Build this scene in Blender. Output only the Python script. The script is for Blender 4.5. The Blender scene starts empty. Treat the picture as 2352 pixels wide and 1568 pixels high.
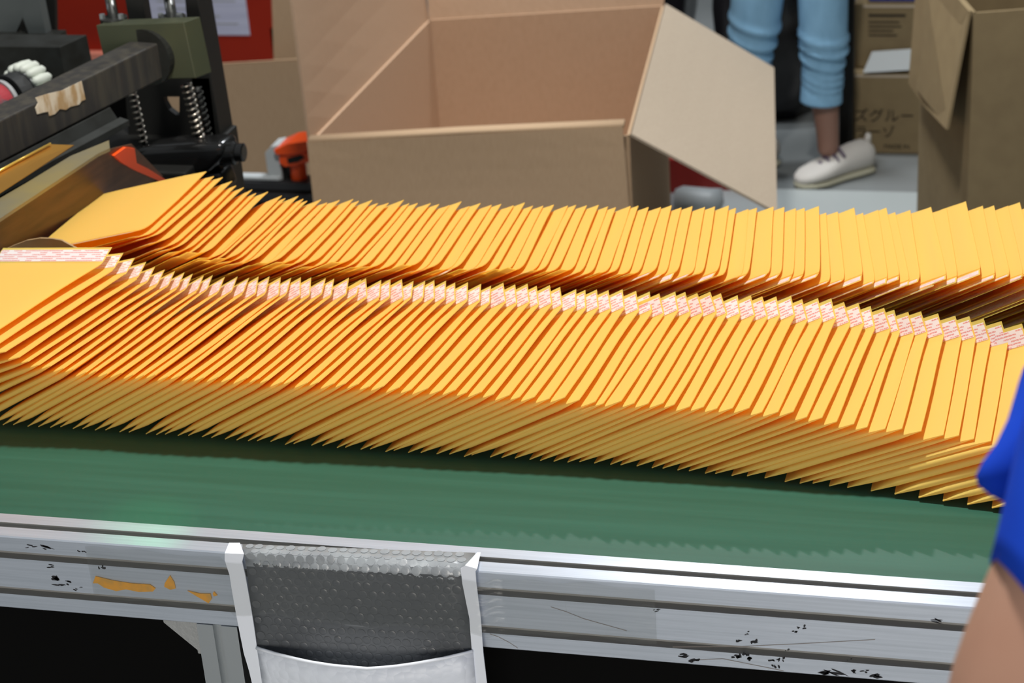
import bpy, bmesh, math, random
import numpy as np
from mathutils import Matrix, Vector

random.seed(7)
SC = bpy.context.scene
COL = SC.collection
PI = math.pi
ZT = 0.85                       # height of the conveyor rail top above the floor

# ------------------------------------------------------------------ camera, sky, lamps, exposure
PITCH, YAW, ROLL = 0.44401, 0.26966, 0.07369
FPX, PW, PH = 4500.0, 2352.0, 1568.0
CAM = np.array([0.0, -1.43401, 0.91264 + ZT])
_f = np.array([-math.sin(YAW) * math.cos(PITCH), math.cos(YAW) * math.cos(PITCH), -math.sin(PITCH)])
_r = np.array([math.cos(YAW), math.sin(YAW), 0.0])
_d = np.cross(_f, _r)
_r, _d = math.cos(ROLL) * _r + math.sin(ROLL) * _d, -math.sin(ROLL) * _r + math.cos(ROLL) * _d
cam = bpy.data.cameras.new('camera')
cam_ob = bpy.data.objects.new('camera', cam)
COL.objects.link(cam_ob)
cam_ob.matrix_world = Matrix(((_r[0], -_d[0], -_f[0], CAM[0]), (_r[1], -_d[1], -_f[1], CAM[1]),
                              (_r[2], -_d[2], -_f[2], CAM[2]), (0, 0, 0, 1)))
cam.sensor_fit = 'HORIZONTAL'
cam.sensor_width = 36.0
cam.lens = 36.0 * FPX / PW
cam.clip_start, cam.clip_end = 0.05, 60
cam.dof.use_dof = True
cam.dof.focus_distance = 1.80
cam.dof.aperture_fstop = 10.5
SC.camera = cam_ob

world = bpy.data.worlds.new('hall_light')
SC.world = world
world.use_nodes = True
world.node_tree.nodes['Background'].inputs[0].default_value = (0.88, 0.95, 1.0, 1)
world.node_tree.nodes['Background'].inputs[1].default_value = 0.26

def area_lamp(name, loc, target, sx, sy, power, color=(1, 1, 1)):
    l = bpy.data.lights.new(name, 'AREA')
    l.shape = 'RECTANGLE'; l.size = sx; l.size_y = sy; l.energy = power; l.color = color
    o = bpy.data.objects.new(name, l); COL.objects.link(o)
    o.location = loc
    o.rotation_euler = (Vector(target) - Vector(loc)).to_track_quat('-Z', 'Y').to_euler()
    return o
area_lamp('overhead_lamp', (-0.50, 0.42, ZT + 2.3), (-0.45, 0.3, ZT), 0.22, 0.14, 64, (1.0, 0.97, 0.92))
area_lamp('rear_lamp', (-0.58, 3.33, ZT + 2.15), (-0.58, 3.1, 0), 0.11, 0.08, 23, (0.93, 0.97, 1.0))
hl = bpy.data.lights.new('background_fill', 'SPOT'); hl.energy = 190; hl.spot_size = math.radians(76); hl.spot_blend = 0.5; hl.shadow_soft_size = 0.2; hl.color = (0.95, 0.98, 1.0)  # unseen fill spot added to brighten the cartons and floor at the back
hlo = bpy.data.objects.new('background_fill', hl); COL.objects.link(hlo); hlo.location = (-0.9, 2.75, ZT + 2.3)
# added fill light far behind the camera, brightening the mailers' near ends
area_lamp('front_fill', (0.6, -6.0, 1.35), (-0.4, 0.2, ZT), 3.4, 1.9, 170, (1.0, 0.94, 0.86))

SC.cycles.max_bounces = 16
SC.cycles.diffuse_bounces = 10
SC.cycles.transmission_bounces = 10
SC.view_settings.view_transform = 'Standard'
SC.view_settings.look = 'None'
SC.view_settings.exposure = 0.0
SC.view_settings.gamma = 1.0
SC.view_settings.use_curve_mapping = False

# ------------------------------------------------------------------ helpers
def _ray(px, py):
    return _r * ((px - PW / 2) / FPX) + _d * ((py - PH / 2) / FPX) + _f
def at_y(px, py, y):
    d = _ray(px, py); t = (y - CAM[1]) / d[1]; return Vector(CAM + t * d)
def at_z(px, py, z):
    d = _ray(px, py); t = (z + ZT - CAM[2]) / d[2]; return Vector(CAM + t * d)
def at_d(px, py, dist):
    return Vector(CAM + _ray(px, py) * dist)

def lin(r, g, b):
    f = lambda c: (c / 255 / 12.92) if c / 255 <= 0.04045 else ((c / 255 + 0.055) / 1.055) ** 2.4
    return (f(r), f(g), f(b))

def mat(name, color, rough=0.6, metal=0.0, spec=0.5, noise=None, bump=None, color2=None, stretch=(1, 1, 1), coat=0.0, sheen=0.0):
    """principled material; noise = (scale, low, high) mixes color and color2 through object-space noise; bump = (scale, strength)"""
    m = bpy.data.materials.new(name); m.use_nodes = True
    nt = m.node_tree; b = nt.nodes['Principled BSDF']
    b.inputs['Base Color'].default_value = (*color, 1)
    b.inputs['Roughness'].default_value = rough
    b.inputs['Metallic'].default_value = metal
    b.inputs['Specular IOR Level'].default_value = spec
    b.inputs['Coat Weight'].default_value = coat
    b.inputs['Sheen Weight'].default_value = sheen
    if noise or bump:
        tc = nt.nodes.new('ShaderNodeTexCoord'); mp = nt.nodes.new('ShaderNodeMapping')
        mp.inputs['Scale'].default_value = stretch
        nt.links.new(tc.outputs['Object'], mp.inputs['Vector'])
    if noise:
        n = nt.nodes.new('ShaderNodeTexNoise'); n.inputs['Scale'].default_value = noise[0]; n.inputs['Detail'].default_value = 6
        nt.links.new(mp.outputs['Vector'], n.inputs['Vector'])
        rp = nt.nodes.new('ShaderNodeMapRange')
        rp.inputs['From Min'].default_value = noise[1]; rp.inputs['From Max'].default_value = noise[2]
        nt.links.new(n.outputs['Fac'], rp.inputs['Value'])
        mx = nt.nodes.new('ShaderNodeMix'); mx.data_type = 'RGBA'
        mx.inputs['A'].default_value = (*color, 1)
        mx.inputs['B'].default_value = (*(color2 or tuple(c * 0.7 for c in color)), 1)
        nt.links.new(rp.outputs['Result'], mx.inputs['Factor'])
        nt.links.new(mx.outputs['Result'], b.inputs['Base Color'])
    if bump:
        n2 = nt.nodes.new('ShaderNodeTexNoise'); n2.inputs['Scale'].default_value = bump[0]; n2.inputs['Detail'].default_value = 4
        nt.links.new(mp.outputs['Vector'], n2.inputs['Vector'])
        bp = nt.nodes.new('ShaderNodeBump'); bp.inputs['Strength'].default_value = bump[1]; bp.inputs['Distance'].default_value = 0.002
        nt.links.new(n2.outputs['Fac'], bp.inputs['Height'])
        nt.links.new(bp.outputs['Normal'], b.inputs['Normal'])
    return m

def new_mesh(name, verts, faces, m, smooth=False):
    me = bpy.data.meshes.new(name)
    me.from_pydata([tuple(v) for v in verts], [], [tuple(f) for f in faces])
    me.validate(); me.update()
    if m: me.materials.append(m)
    if smooth:
        for p in me.polygons: p.use_smooth = True
    return me

def link(name, me, parent=None):
    o = bpy.data.objects.new(name, me); COL.objects.link(o)
    if parent is not None: o.parent = parent
    return o

def part(name, verts, faces, m, parent=None, smooth=False, bevel=0.0, seg=2, fix=True):
    me = bpy.data.meshes.new(name)
    me.from_pydata([tuple(v) for v in verts], [], [tuple(f) for f in faces]); me.validate()
    if fix or bevel:
        bm = bmesh.new(); bm.from_mesh(me)
        if fix: bmesh.ops.recalc_face_normals(bm, faces=bm.faces)
        if bevel: bmesh.ops.bevel(bm, geom=list(bm.edges), offset=bevel, segments=seg, affect='EDGES', profile=0.5, clamp_overlap=True)
        bm.to_mesh(me); bm.free()
    me.update()
    if m: me.materials.append(m)
    if smooth:
        for p in me.polygons: p.use_smooth = True
    return link(name, me, parent)

def thing(name, label, cat, loc=(0, 0, 0), group=None):
    o = bpy.data.objects.new(name, None); COL.objects.link(o); o.location = loc
    o.empty_display_size = 0.05
    o['label'] = label; o['category'] = cat
    if group: o['group'] = group
    return o
def tag(o, label, cat, group=None):
    o['label'] = label; o['category'] = cat
    if group: o['group'] = group
    return o
def adopt(root, *obs):
    """parent parts to a root whose origin is not at the world origin, keeping them where they were built"""
    for o in obs:
        o.parent = root; o.matrix_parent_inverse = Matrix.Translation(root.location).inverted()

def box(x0, x1, y0, y1, z0, z1):
    v = [(x, y, z) for x in (x0, x1) for y in (y0, y1) for z in (z0, z1)]
    f = [(0, 1, 3, 2), (4, 6, 7, 5), (0, 4, 5, 1), (2, 3, 7, 6), (0, 2, 6, 4), (1, 5, 7, 3)]
    return v, f
def prism(poly, vec):
    """polygon (list of points) pushed along vec"""
    n = len(poly); p = [Vector(q) for q in poly]; vec = Vector(vec)
    v = p + [q + vec for q in p]
    f = [tuple(range(n)), tuple(range(2 * n - 1, n - 1, -1))] + [(i, (i + 1) % n, n + (i + 1) % n, n + i) for i in range(n)]
    return v, f
def tube(path, radii, seg=12, caps=True, squash=None, up=(0, 0, 1)):
    """swept tube along path; squash = (a, b) scales the section's two axes"""
    P = [Vector(p) for p in path]; n = len(P)
    if not hasattr(radii, '__len__'): radii = [radii] * n
    sa, sb = squash or (1, 1)
    v, f = [], []
    t0 = (P[1] - P[0]).normalized(); a = Vector(up)
    if abs(a.dot(t0)) > 0.95: a = Vector((1, 0, 0))
    for i in range(n):
        t = (P[min(i + 1, n - 1)] - P[max(i - 1, 0)]).normalized()
        a = (a - t * a.dot(t)).normalized(); b = t.cross(a)
        for k in range(seg):
            w = 2 * PI * k / seg
            v.append(P[i] + (a * math.cos(w) * sa + b * math.sin(w) * sb) * radii[i])
    for i in range(n - 1):
        for k in range(seg):
            f.append((i * seg + k, i * seg + (k + 1) % seg, (i + 1) * seg + (k + 1) % seg, (i + 1) * seg + k))
    if caps:
        f.append(tuple(range(seg - 1, -1, -1))); f.append(tuple((n - 1) * seg + k for k in range(seg)))
    return v, f
def cyl(p0, p1, r, seg=24, r1=None):
    return tube([p0, p1], [r, r1 if r1 is not None else r], seg)
def merge(*vf):
    V, F = [], []
    for v, f in vf:
        o = len(V); V += list(v); F += [tuple(i + o for i in q) for q in f]
    return V, F
def sheet(poly, t):
    """thin plate from a planar-ish polygon, thickness t along its normal"""
    p = [Vector(q) for q in poly]
    n = (p[1] - p[0]).cross(p[2] - p[0]).normalized()
    return prism(p, n * t)
def ordinal(n):
    ones = ['', 'first', 'second', 'third', 'fourth', 'fifth', 'sixth', 'seventh', 'eighth', 'ninth', 'tenth', 'eleventh', 'twelfth',
            'thirteenth', 'fourteenth', 'fifteenth', 'sixteenth', 'seventeenth', 'eighteenth', 'nineteenth']
    if n < 20: return ones[n]
    tens = ['', '', 'twent', 'thirt', 'fort', 'fift', 'sixt', 'sevent', 'eight', 'ninet']
    return tens[n // 10] + 'ieth' if n % 10 == 0 else tens[n // 10] + 'y-' + ones[n % 10]
# ------------------------------------------------------------------ materials
M = {}
M['alu'] = mat('aluminium', (0.72, 0.78, 0.88), 0.36, 0.72, noise=(14, 0.35, 0.7), color2=(0.62, 0.68, 0.77), stretch=(0.6, 30, 30), bump=(60, 0.05))
M['alu_leg'] = mat('aluminium_leg', (0.62, 0.65, 0.67), 0.42, 1.0)
M['slot'] = mat('shaded_slot_aluminium', (0.34, 0.34, 0.33), 0.55, 0.3)  # recess shade put into a darker aluminium on the slot faces
M['cast'] = mat('cast_bracket', (0.42, 0.43, 0.43), 0.6, 0.6, bump=(220, 0.3))
M['belt'] = mat('green_belt', (0.017, 0.095, 0.060), 0.40, 0.0, 0.5, noise=(9, 0.35, 0.75), color2=(0.025, 0.120, 0.080), stretch=(0.35, 9, 9), bump=(900, 0.12))
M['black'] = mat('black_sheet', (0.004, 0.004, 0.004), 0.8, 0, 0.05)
M['floor'] = mat('hall_floor', (0.235, 0.255, 0.26), 0.28, 0, 0.5, noise=(2.2, 0.4, 0.65), color2=(0.30, 0.32, 0.325))
M['wall'] = mat('hall_wall', (0.11, 0.105, 0.095), 0.9, noise=(1.5, 0.4, 0.6), color2=(0.08, 0.075, 0.07))
M['card'] = mat('cardboard', lin(190, 162, 132), 0.85, 0, 0.15, noise=(60, 0.3, 0.7), color2=lin(182, 154, 124), stretch=(8, 8, 0.6))
M['card_in'] = mat('cardboard_inside', lin(200, 170, 143), 0.85, 0, 0.15, noise=(60, 0.3, 0.7), color2=lin(194, 164, 137), stretch=(1, 8, 1))
M['card_pale'] = mat('cardboard_pale', lin(178, 163, 144), 0.85, 0, 0.15, noise=(60, 0.3, 0.7), color2=lin(173, 157, 138), stretch=(8, 1, 1))
M['card_edge'] = mat('cardboard_edge', lin(205, 190, 170), 0.9)
M['card_dull'] = mat('cardboard_dull', lin(150, 132, 100), 0.85, 0, 0.15, noise=(30, 0.3, 0.7), color2=lin(142, 124, 94))
M['ink'] = mat('printing_ink', lin(52, 45, 36), 0.9)
M['orange'] = mat('orange_paint', lin(158, 36, 10), 0.5, 0, 0.3, noise=(3, 0.4, 0.7), color2=lin(140, 28, 9))
M['orange_plastic'] = mat('orange_plastic', lin(245, 84, 22), 0.35)
M['pink_edge'] = mat('pale_orange_edge', lin(225, 140, 118), 0.5)
M['paper'] = mat('notice_paper', lin(198, 200, 222), 0.8, noise=(40, 0.45, 0.6), color2=lin(186, 188, 212), stretch=(0.1, 0.1, 6))
M['olive'] = mat('olive_steel', lin(76, 79, 58), 0.45, 0.2, 0.4, noise=(12, 0.3, 0.7), color2=lin(66, 71, 56))
M['dark_steel'] = mat('dark_steel', lin(62, 64, 62), 0.42, 0.5, 0.5, noise=(30, 0.35, 0.7), color2=lin(46, 46, 42))
M['worn_bar'] = mat('worn_steel_bar', lin(66, 64, 62), 0.5, 0.4, 0.5, noise=(26, 0.42, 0.66), color2=lin(84, 80, 72), stretch=(2.5, 2.5, 0.35), bump=(90, 0.25))
M['black_gloss'] = mat('black_casting', (0.010, 0.010, 0.010), 0.16, 0, 0.6, bump=(40, 0.12))
M['black_plate'] = mat('black_plate', (0.013, 0.013, 0.012), 0.5, 0, 0.3)
M['chrome'] = mat('chrome_rod', (0.8, 0.8, 0.8), 0.14, 1.0)
M['spring'] = mat('spring_steel', (0.62, 0.56, 0.48), 0.25, 1.0)
M['grey_paint'] = mat('grey_paint', lin(86, 92, 92), 0.55, noise=(8, 0.3, 0.7), color2=lin(74, 80, 80))
M['gold_foil'] = mat('gold_foil', (0.80, 0.42, 0.08), 0.30, 0.85, noise=(6, 0.3, 0.7), color2=(0.62, 0.30, 0.05))
M['gold_bright'] = mat('bright_gold', (0.95, 0.62, 0.12), 0.2, 0.6)
M['brass'] = mat('brass_plate', (0.36, 0.28, 0.11), 0.5, 0.5, noise=(10, 0.35, 0.65), color2=(0.26, 0.23, 0.15))
M['chute'] = mat('chute_brown_reflection', (0.17, 0.085, 0.045), 0.38, 0.45, noise=(9, 0.35, 0.7), color2=(0.085, 0.045, 0.028), stretch=(6, .6, 6))  # brown cardboard reflections and their streaks put into the steel's colour
M['guide'] = mat('guide_brown_reflection', (0.40, 0.25, 0.11), 0.5, 0.1, noise=(16, 0.4, 0.7), color2=(0.46, 0.31, 0.17))  # kraft reflected in the plate, put into its base colour
M['nylon'] = mat('white_nylon', lin(206, 212, 202), 0.5)
M['roll_grey'] = mat('grey_roll', lin(160, 162, 164), 0.5)
M['roll_red'] = mat('red_striped_roll', lin(170, 62, 70), 0.25, 0, 0.6, noise=(26, 0.5, 0.58), color2=lin(96, 92, 96), stretch=(1, 1.5, 1.5))
M['rubber'] = mat('black_rubber', (0.018, 0.019, 0.02), 0.55)
M['label_scrap'] = mat('torn_label', lin(214, 202, 180), 0.85, noise=(70, 0.45, 0.6), color2=lin(176, 146, 104), stretch=(1, 1, 0.3))
M['light_grey'] = mat('light_grey_plastic', lin(186, 192, 194), 0.45)
M['dark_rail'] = mat('dark_rail', lin(66, 66, 68), 0.4, 0.6)
M['red_panel'] = mat('red_panel', lin(168, 40, 30), 0.5)
M['white_poly'] = mat('white_poly_film', lin(236, 241, 250), 0.42, 0, 0.5, bump=(30, 0.25))
M['white_bubble'] = mat('white_bubble_film', lin(232, 238, 248), 0.42, 0, 0.5)
def _vor():
    m = M['white_bubble']; nt = m.node_tree; tc = nt.nodes.new('ShaderNodeTexCoord'); v = nt.nodes.new('ShaderNodeTexVoronoi'); v.inputs['Scale'].default_value = 105
    bp = nt.nodes.new('ShaderNodeBump'); bp.inputs['Strength'].default_value = .5; bp.inputs['Distance'].default_value = .0022; bp.invert = True
    nt.links.new(tc.outputs['Object'], v.inputs['Vector']); nt.links.new(v.outputs['Distance'], bp.inputs['Height']); nt.links.new(bp.outputs['Normal'], nt.nodes['Principled BSDF'].inputs['Normal'])
_vor()
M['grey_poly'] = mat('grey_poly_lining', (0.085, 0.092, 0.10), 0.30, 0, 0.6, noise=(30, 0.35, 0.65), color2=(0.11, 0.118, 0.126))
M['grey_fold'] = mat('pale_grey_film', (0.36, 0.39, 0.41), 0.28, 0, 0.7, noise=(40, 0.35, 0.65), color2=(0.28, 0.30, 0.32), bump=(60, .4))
M['bubble'] = mat('bubble_lining', (0.088, 0.095, 0.103), 0.34, 0, 0.6)
M['kraft_scrap'] = mat('kraft_scrap', lin(226, 160, 44), 0.7, noise=(120, 0.4, 0.7), color2=lin(196, 150, 66))
M['mark'] = mat('dark_residue', (0.012, 0.012, 0.015), 0.8)
M['dirt'] = mat('brown_dirt', (0.24, 0.21, 0.19), 0.8)
M['skin'] = mat('skin', lin(196, 154, 132), 0.5, 0, 0.4, noise=(9, 0.3, 0.7), color2=lin(184, 138, 116))
M['skin_leg'] = mat('skin_leg', lin(150, 112, 96), 0.5)
M['jeans'] = mat('pale_blue_denim', lin(150, 198, 232), 0.85, 0, 0.1, noise=(40, 0.3, 0.7), color2=lin(136, 182, 216), stretch=(1, 1, 0.4))
M['shoe'] = mat('white_shoe_fabric', lin(222, 218, 212), 0.7)
M['sole'] = mat('shoe_sole', lin(196, 194, 172), 0.6)
M['lace'] = mat('purple_grey_lace', lin(104, 90, 112), 0.7)
M['blue_shirt'] = mat('blue_shirt', lin(30, 78, 214), 0.9, 0, 0.1, noise=(18, 0.3, 0.7), color2=lin(26, 68, 194))
M['dark_shirt'] = mat('dark_shirt', lin(50, 50, 60), 0.9)
M['hair'] = mat('black_hair', (0.01, 0.009, 0.008), 0.5)
M['bag'] = mat('black_plastic_bag', (0.012, 0.011, 0.013), 0.25, 0, 0.6, bump=(14, 0.7))
M['blue_plastic'] = mat('blue_plastic', lin(44, 62, 150), 0.5)
M['step'] = mat('pale_plate', lin(196, 204, 204), 0.3)

def paper_material():
    """golden kraft paper: diffuse with a little light passing through the sheet"""
    m = bpy.data.materials.new('golden_kraft_paper'); m.use_nodes = True
    nt = m.node_tree; b = nt.nodes['Principled BSDF']; out = nt.nodes['Material Output']
    tc = nt.nodes.new('ShaderNodeTexCoord')
    n = nt.nodes.new('ShaderNodeTexNoise'); n.inputs['Scale'].default_value = 38; n.inputs['Detail'].default_value = 5
    mp = nt.nodes.new('ShaderNodeMapping'); mp.inputs['Scale'].default_value = (1, 0.25, 1)
    nt.links.new(tc.outputs['Object'], mp.inputs['Vector']); nt.links.new(mp.outputs['Vector'], n.inputs['Vector'])
    mx = nt.nodes.new('ShaderNodeMix'); mx.data_type = 'RGBA'
    mx.inputs['A'].default_value = (0.98, 0.79, 0.185, 1); mx.inputs['B'].default_value = (0.97, 0.77, 0.20, 1)
    nt.links.new(n.outputs['Fac'], mx.inputs['Factor'])
    nt.links.new(mx.outputs['Result'], b.inputs['Base Color'])
    b.inputs['Roughness'].default_value = 0.62; b.inputs['Specular IOR Level'].default_value = 0.25
    tr = nt.nodes.new('ShaderNodeBsdfTranslucent'); tr.inputs['Color'].default_value = (1.0, 0.60, 0.07, 1)
    ms = nt.nodes.new('ShaderNodeMixShader'); ms.inputs['Fac'].default_value = 0.46
    nt.links.new(b.outputs['BSDF'], ms.inputs[1]); nt.links.new(tr.outputs['BSDF'], ms.inputs[2])
    nt.links.new(ms.outputs['Shader'], out.inputs['Surface'])
    return m
M['kraft'] = paper_material()

def strip_material():
    """white release liner with rows of tiny pinkish-red print"""
    m = bpy.data.materials.new('printed_release_liner'); m.use_nodes = True
    nt = m.node_tree; b = nt.nodes['Principled BSDF']
    N = lambda t, **k: nt.nodes.new(t)
    tc = N('ShaderNodeTexCoord'); sx = N('ShaderNodeSeparateXYZ')
    nt.links.new(tc.outputs['UV'], sx.inputs[0])
    def math_(op, a, bb):
        q = nt.nodes.new('ShaderNodeMath'); q.operation = op
        for i, s in enumerate((a, bb)):
            if s is None: continue
            if isinstance(s, (int, float)): q.inputs[i].default_value = s
            else: nt.links.new(s, q.inputs[i])
        return q.outputs[0]
    row = math_('MULTIPLY', sx.outputs['Y'], 6.0)
    fr = math_('FRACT', row, None); rid = math_('FLOOR', row, None)
    inrow = math_('LESS_THAN', math_('ABSOLUTE', math_('SUBTRACT', fr, 0.5), None), 0.24)
    # words: blocks along the strip, shifted row by row; letters: finer flicker
    cx = math_('ADD', math_('MULTIPLY', sx.outputs['X'], 9.0), math_('MULTIPLY', rid, 3.37))
    nz = N('ShaderNodeTexNoise'); nz.noise_dimensions = '1D'; nz.inputs['Scale'].default_value = 1.0; nz.inputs['Detail'].default_value = 0
    nt.links.new(cx, nz.inputs['W'])
    words = math_('GREATER_THAN', nz.outputs['Fac'], 0.44)
    lt = N('ShaderNodeTexNoise'); lt.noise_dimensions = '2D'; lt.inputs['Scale'].default_value = 1.0; lt.inputs['Detail'].default_value = 1
    cv = N('ShaderNodeCombineXYZ'); nt.links.new(math_('MULTIPLY', sx.outputs['X'], 150.0), cv.inputs[0]); nt.links.new(math_('MULTIPLY', row, 2.0), cv.inputs[1])
    nt.links.new(cv.outputs[0], lt.inputs['Vector'])
    letters = math_('GREATER_THAN', lt.outputs['Fac'], 0.40)
    fac = math_('MULTIPLY', math_('MULTIPLY', inrow, words), letters)
    mx = N('ShaderNodeMix'); mx.data_type = 'RGBA'
    mx.inputs['A'].default_value = (0.90, 0.87, 0.90, 1); mx.inputs['B'].default_value = (0.78, 0.30, 0.30, 1)
    nt.links.new(fac, mx.inputs['Factor']); nt.links.new(mx.outputs['Result'], b.inputs['Base Color'])
    b.inputs['Roughness'].default_value = 0.4
    tr = N('ShaderNodeBsdfTranslucent'); tr.inputs['Color'].default_value = (1.0, 0.92, 0.86, 1); ms = N('ShaderNodeMixShader'); ms.inputs['Fac'].default_value = 0.22
    nt.links.new(b.outputs['BSDF'], ms.inputs[1]); nt.links.new(tr.outputs['BSDF'], ms.inputs[2]); nt.links.new(ms.outputs['Shader'], nt.nodes['Material Output'].inputs['Surface'])
    return m
M['liner'] = strip_material()

def clear_tape():
    m = bpy.data.materials.new('clear_tape_film'); m.use_nodes = True
    nt = m.node_tree; out = nt.nodes['Material Output']; nt.nodes.remove(nt.nodes['Principled BSDF'])
    tr = nt.nodes.new('ShaderNodeBsdfTransparent'); tr.inputs['Color'].default_value = (0.95, 0.95, 0.94, 1)
    gl = nt.nodes.new('ShaderNodeBsdfGlossy'); gl.inputs['Roughness'].default_value = 0.10
    tc = nt.nodes.new('ShaderNodeTexCoord'); n = nt.nodes.new('ShaderNodeTexNoise'); n.inputs['Scale'].default_value = 45
    mp = nt.nodes.new('ShaderNodeMapping'); mp.inputs['Scale'].default_value = (0.35, 1, 2.2)
    nt.links.new(tc.outputs['Object'], mp.inputs['Vector']); nt.links.new(mp.outputs['Vector'], n.inputs['Vector'])
    bp = nt.nodes.new('ShaderNodeBump'); bp.inputs['Strength'].default_value = 0.5; bp.inputs['Distance'].default_value = 0.004
    nt.links.new(n.outputs['Fac'], bp.inputs['Height']); nt.links.new(bp.outputs['Normal'], gl.inputs['Normal'])
    ms = nt.nodes.new('ShaderNodeMixShader'); ms.inputs['Fac'].default_value = 0.10
    nt.links.new(tr.outputs[0], ms.inputs[1]); nt.links.new(gl.outputs[0], ms.inputs[2]); nt.links.new(ms.outputs[0], out.inputs['Surface'])
    return m
M['tape'] = clear_tape()

# ------------------------------------------------------------------ the hall
def struct(o): o['kind'] = 'structure'; return o
struct(part('floor', *box(-4.2, 3.2, -2.6, 5.2, -0.05, 0.0), M['floor']))
struct(part('wall_back', *box(-4.2, 3.2, 5.0, 5.15, 0, 3.2), M['wall']))
struct(part('wall_left', *box(-4.2, -4.05, -2.6, 5.0, 0, 3.2), M['wall']))
struct(part('wall_right', *box(3.05, 3.2, -2.6, 5.0, 0, 3.2), M['wall']))

# ------------------------------------------------------------------ conveyor: belt, slotted rails, legs
X0, X1 = -2.1, 1.25
conv = thing('conveyor', 'belt conveyor with a green belt between slotted aluminium rails, carrying the yellow mailers', 'conveyor', (0, 0, 0))
BT = ZT - 0.003
part('belt', *box(X0 + .02, X1 - .02, 0.0005, 0.725, BT - 0.004, BT), M['belt'], conv)
part('belt_bed', *box(X0 + .02, X1 - .02, 0.002, 0.724, BT - 0.03, BT - 0.006), M['black'], conv)
def profile(y0, y1, ztop, h, slots_front=True):
    """cross-section of a 40x80 T-slot rail, corner chamfers and rectangular slots; returns (y,z) loop"""
    c = 0.0012; ym = (y0 + y1) / 2; s, dp = 0.004, 0.009
    L = [(y1, ztop - c), (y1 - c, ztop), (ym + s, ztop), (ym + s, ztop - dp), (ym - s, ztop - dp), (ym - s, ztop), (y0 + c, ztop), (y0, ztop - c)]
    for zc in (ztop - .02, ztop - .06):
        L += [(y0, zc + s), (y0 + dp, zc + s), (y0 + dp, zc - s), (y0, zc - s)]
    L += [(y0, ztop - h + c), (y0 + c, ztop - h), (y1 - c, ztop - h), (y1, ztop - h + c)]
    return L
def rail(name, y0, y1, zt=ZT):
    L = profile(y0, y1, zt, 0.08); n = len(L)
    v = [(X0, y, z) for y, z in L] + [(X1, y, z) for y, z in L]
    f = [(i, (i + 1) % n, n + (i + 1) % n, n + i) for i in range(n)] + [tuple(range(n)), tuple(range(2 * n - 1, n - 1, -1))]
    o = part(name, v, f, M['alu'], conv)
    o.data.materials.append(M['slot'])
    for p in o.data.polygons:
        cy = sum(o.data.vertices[i].co.y for i in p.vertices) / len(p.vertices); cz = sum(o.data.vertices[i].co.z for i in p.vertices) / len(p.vertices)
        deep = (cz > ZT - 0.0095 and cz < ZT - 0.002 and abs(cy - (y0 + y1) / 2) < .0045) or (y0 + .001 < cy < y0 + .0095 and cz < ZT - .01 and cz > ZT - .07)
        if deep and len(p.vertices) == 4: p.material_index = 1
    return o
r = rail('front_rail', -0.04, 0.0); r['label'] = 'slotted aluminium front rail'
rail('rear_rail', 0.728, 0.768, ZT - .012)
def leg(x, y):
    s = .004
    L = [(-.02, -.02), (-s, -.02), (-s, -.009), (s, -.009), (s, -.02), (.02, -.02), (.02, .02), (-.02, .02)]
    v = [(x + a, y + b, z) for z in (0.0, ZT - 0.0805) for a, b in L]; n = len(L)
    f = [(i, (i + 1) % n, n + (i + 1) % n, n + i) for i in range(n)] + [tuple(range(n)), tuple(range(2 * n - 1, n - 1, -1))]
    part('leg', v, f, M['alu_leg'], conv)
for x in (-0.687, 0.62, -1.9):
    leg(x, -0.02); leg(x, 0.748)
def gusset(x, s):
    z = ZT - .0805
    v, f = prism([(x, -.034, z), (x + s * .036, -.034, z), (x + s * .036, -.034, z - .006), (x + s * .006, -.034, z - .034), (x + s * .006, -.034, z - .038), (x, -.034, z - .038)], (0, .028, 0))
    part('gusset_bracket', v, f, M['cast'], conv, bevel=.0008, seg=1)
gusset(-.7075, -1)
# added black block standing in for the shadow under the belt
part('under_belt_shade', *box(X0 + .1, X1 - .1, 0.05, 0.70, 0.12, ZT - 0.085), M['black'], conv)

# residue and torn kraft paper left on the rail face
def blotch(px, py, w, h, m, name, parent, n=9, seed=0, ang=0.0, y=-0.0403):
    """small irregular flat mark on the rail's front face, centred where (px, py) meets the face"""
    rnd = random.Random(seed); c = at_y(px, py, -0.04); v = []
    for k in range(n):
        a = 2 * PI * k / n; q = rnd.uniform(.55, 1.1)
        dx, dz = math.cos(a) * w * q, math.sin(a) * h * q
        v.append((c.x + dx * math.cos(ang) - dz * math.sin(ang), y, c.z + dx * math.sin(ang) + dz * math.cos(ang)))
    vv, ff = prism(v, (0, 0.0003, 0)); return part(name, vv, ff, m, parent)
def scrap(poly, label):
    v = [at_y(px, py, -0.04) for px, py in poly]
    v = [(p.x, -0.0409, p.z) for p in v]
    vv, ff = prism(v, (0, 0.0006, 0)); o = part('kraft_paper_scrap', vv, ff, M['kraft_scrap']); return tag(o, label, 'paper scrap')
scrap([(220, 1322), (262, 1332), (300, 1338), (345, 1341), (358, 1350), (352, 1357), (320, 1358), (290, 1352), (268, 1356), (240, 1348), (225, 1338), (214, 1338)], 'long torn strip of orange kraft paper stuck to the rail front')
scrap([(391, 1320), (401, 1336), (404, 1350), (392, 1353), (378, 1346), (379, 1338)], 'small leaf-shaped orange paper scrap on the rail front')
scrap([(431, 1355), (462, 1362), (484, 1362), (487, 1374), (480, 1384), (456, 1370)], 'wedge-shaped orange kraft scrap on the rail beside the white pocket')
scrap([(492, 1357), (500, 1366), (492, 1368), (489, 1362)], 'tiniest orange paper speck on the rail beside the pocket')
mk = []
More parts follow.
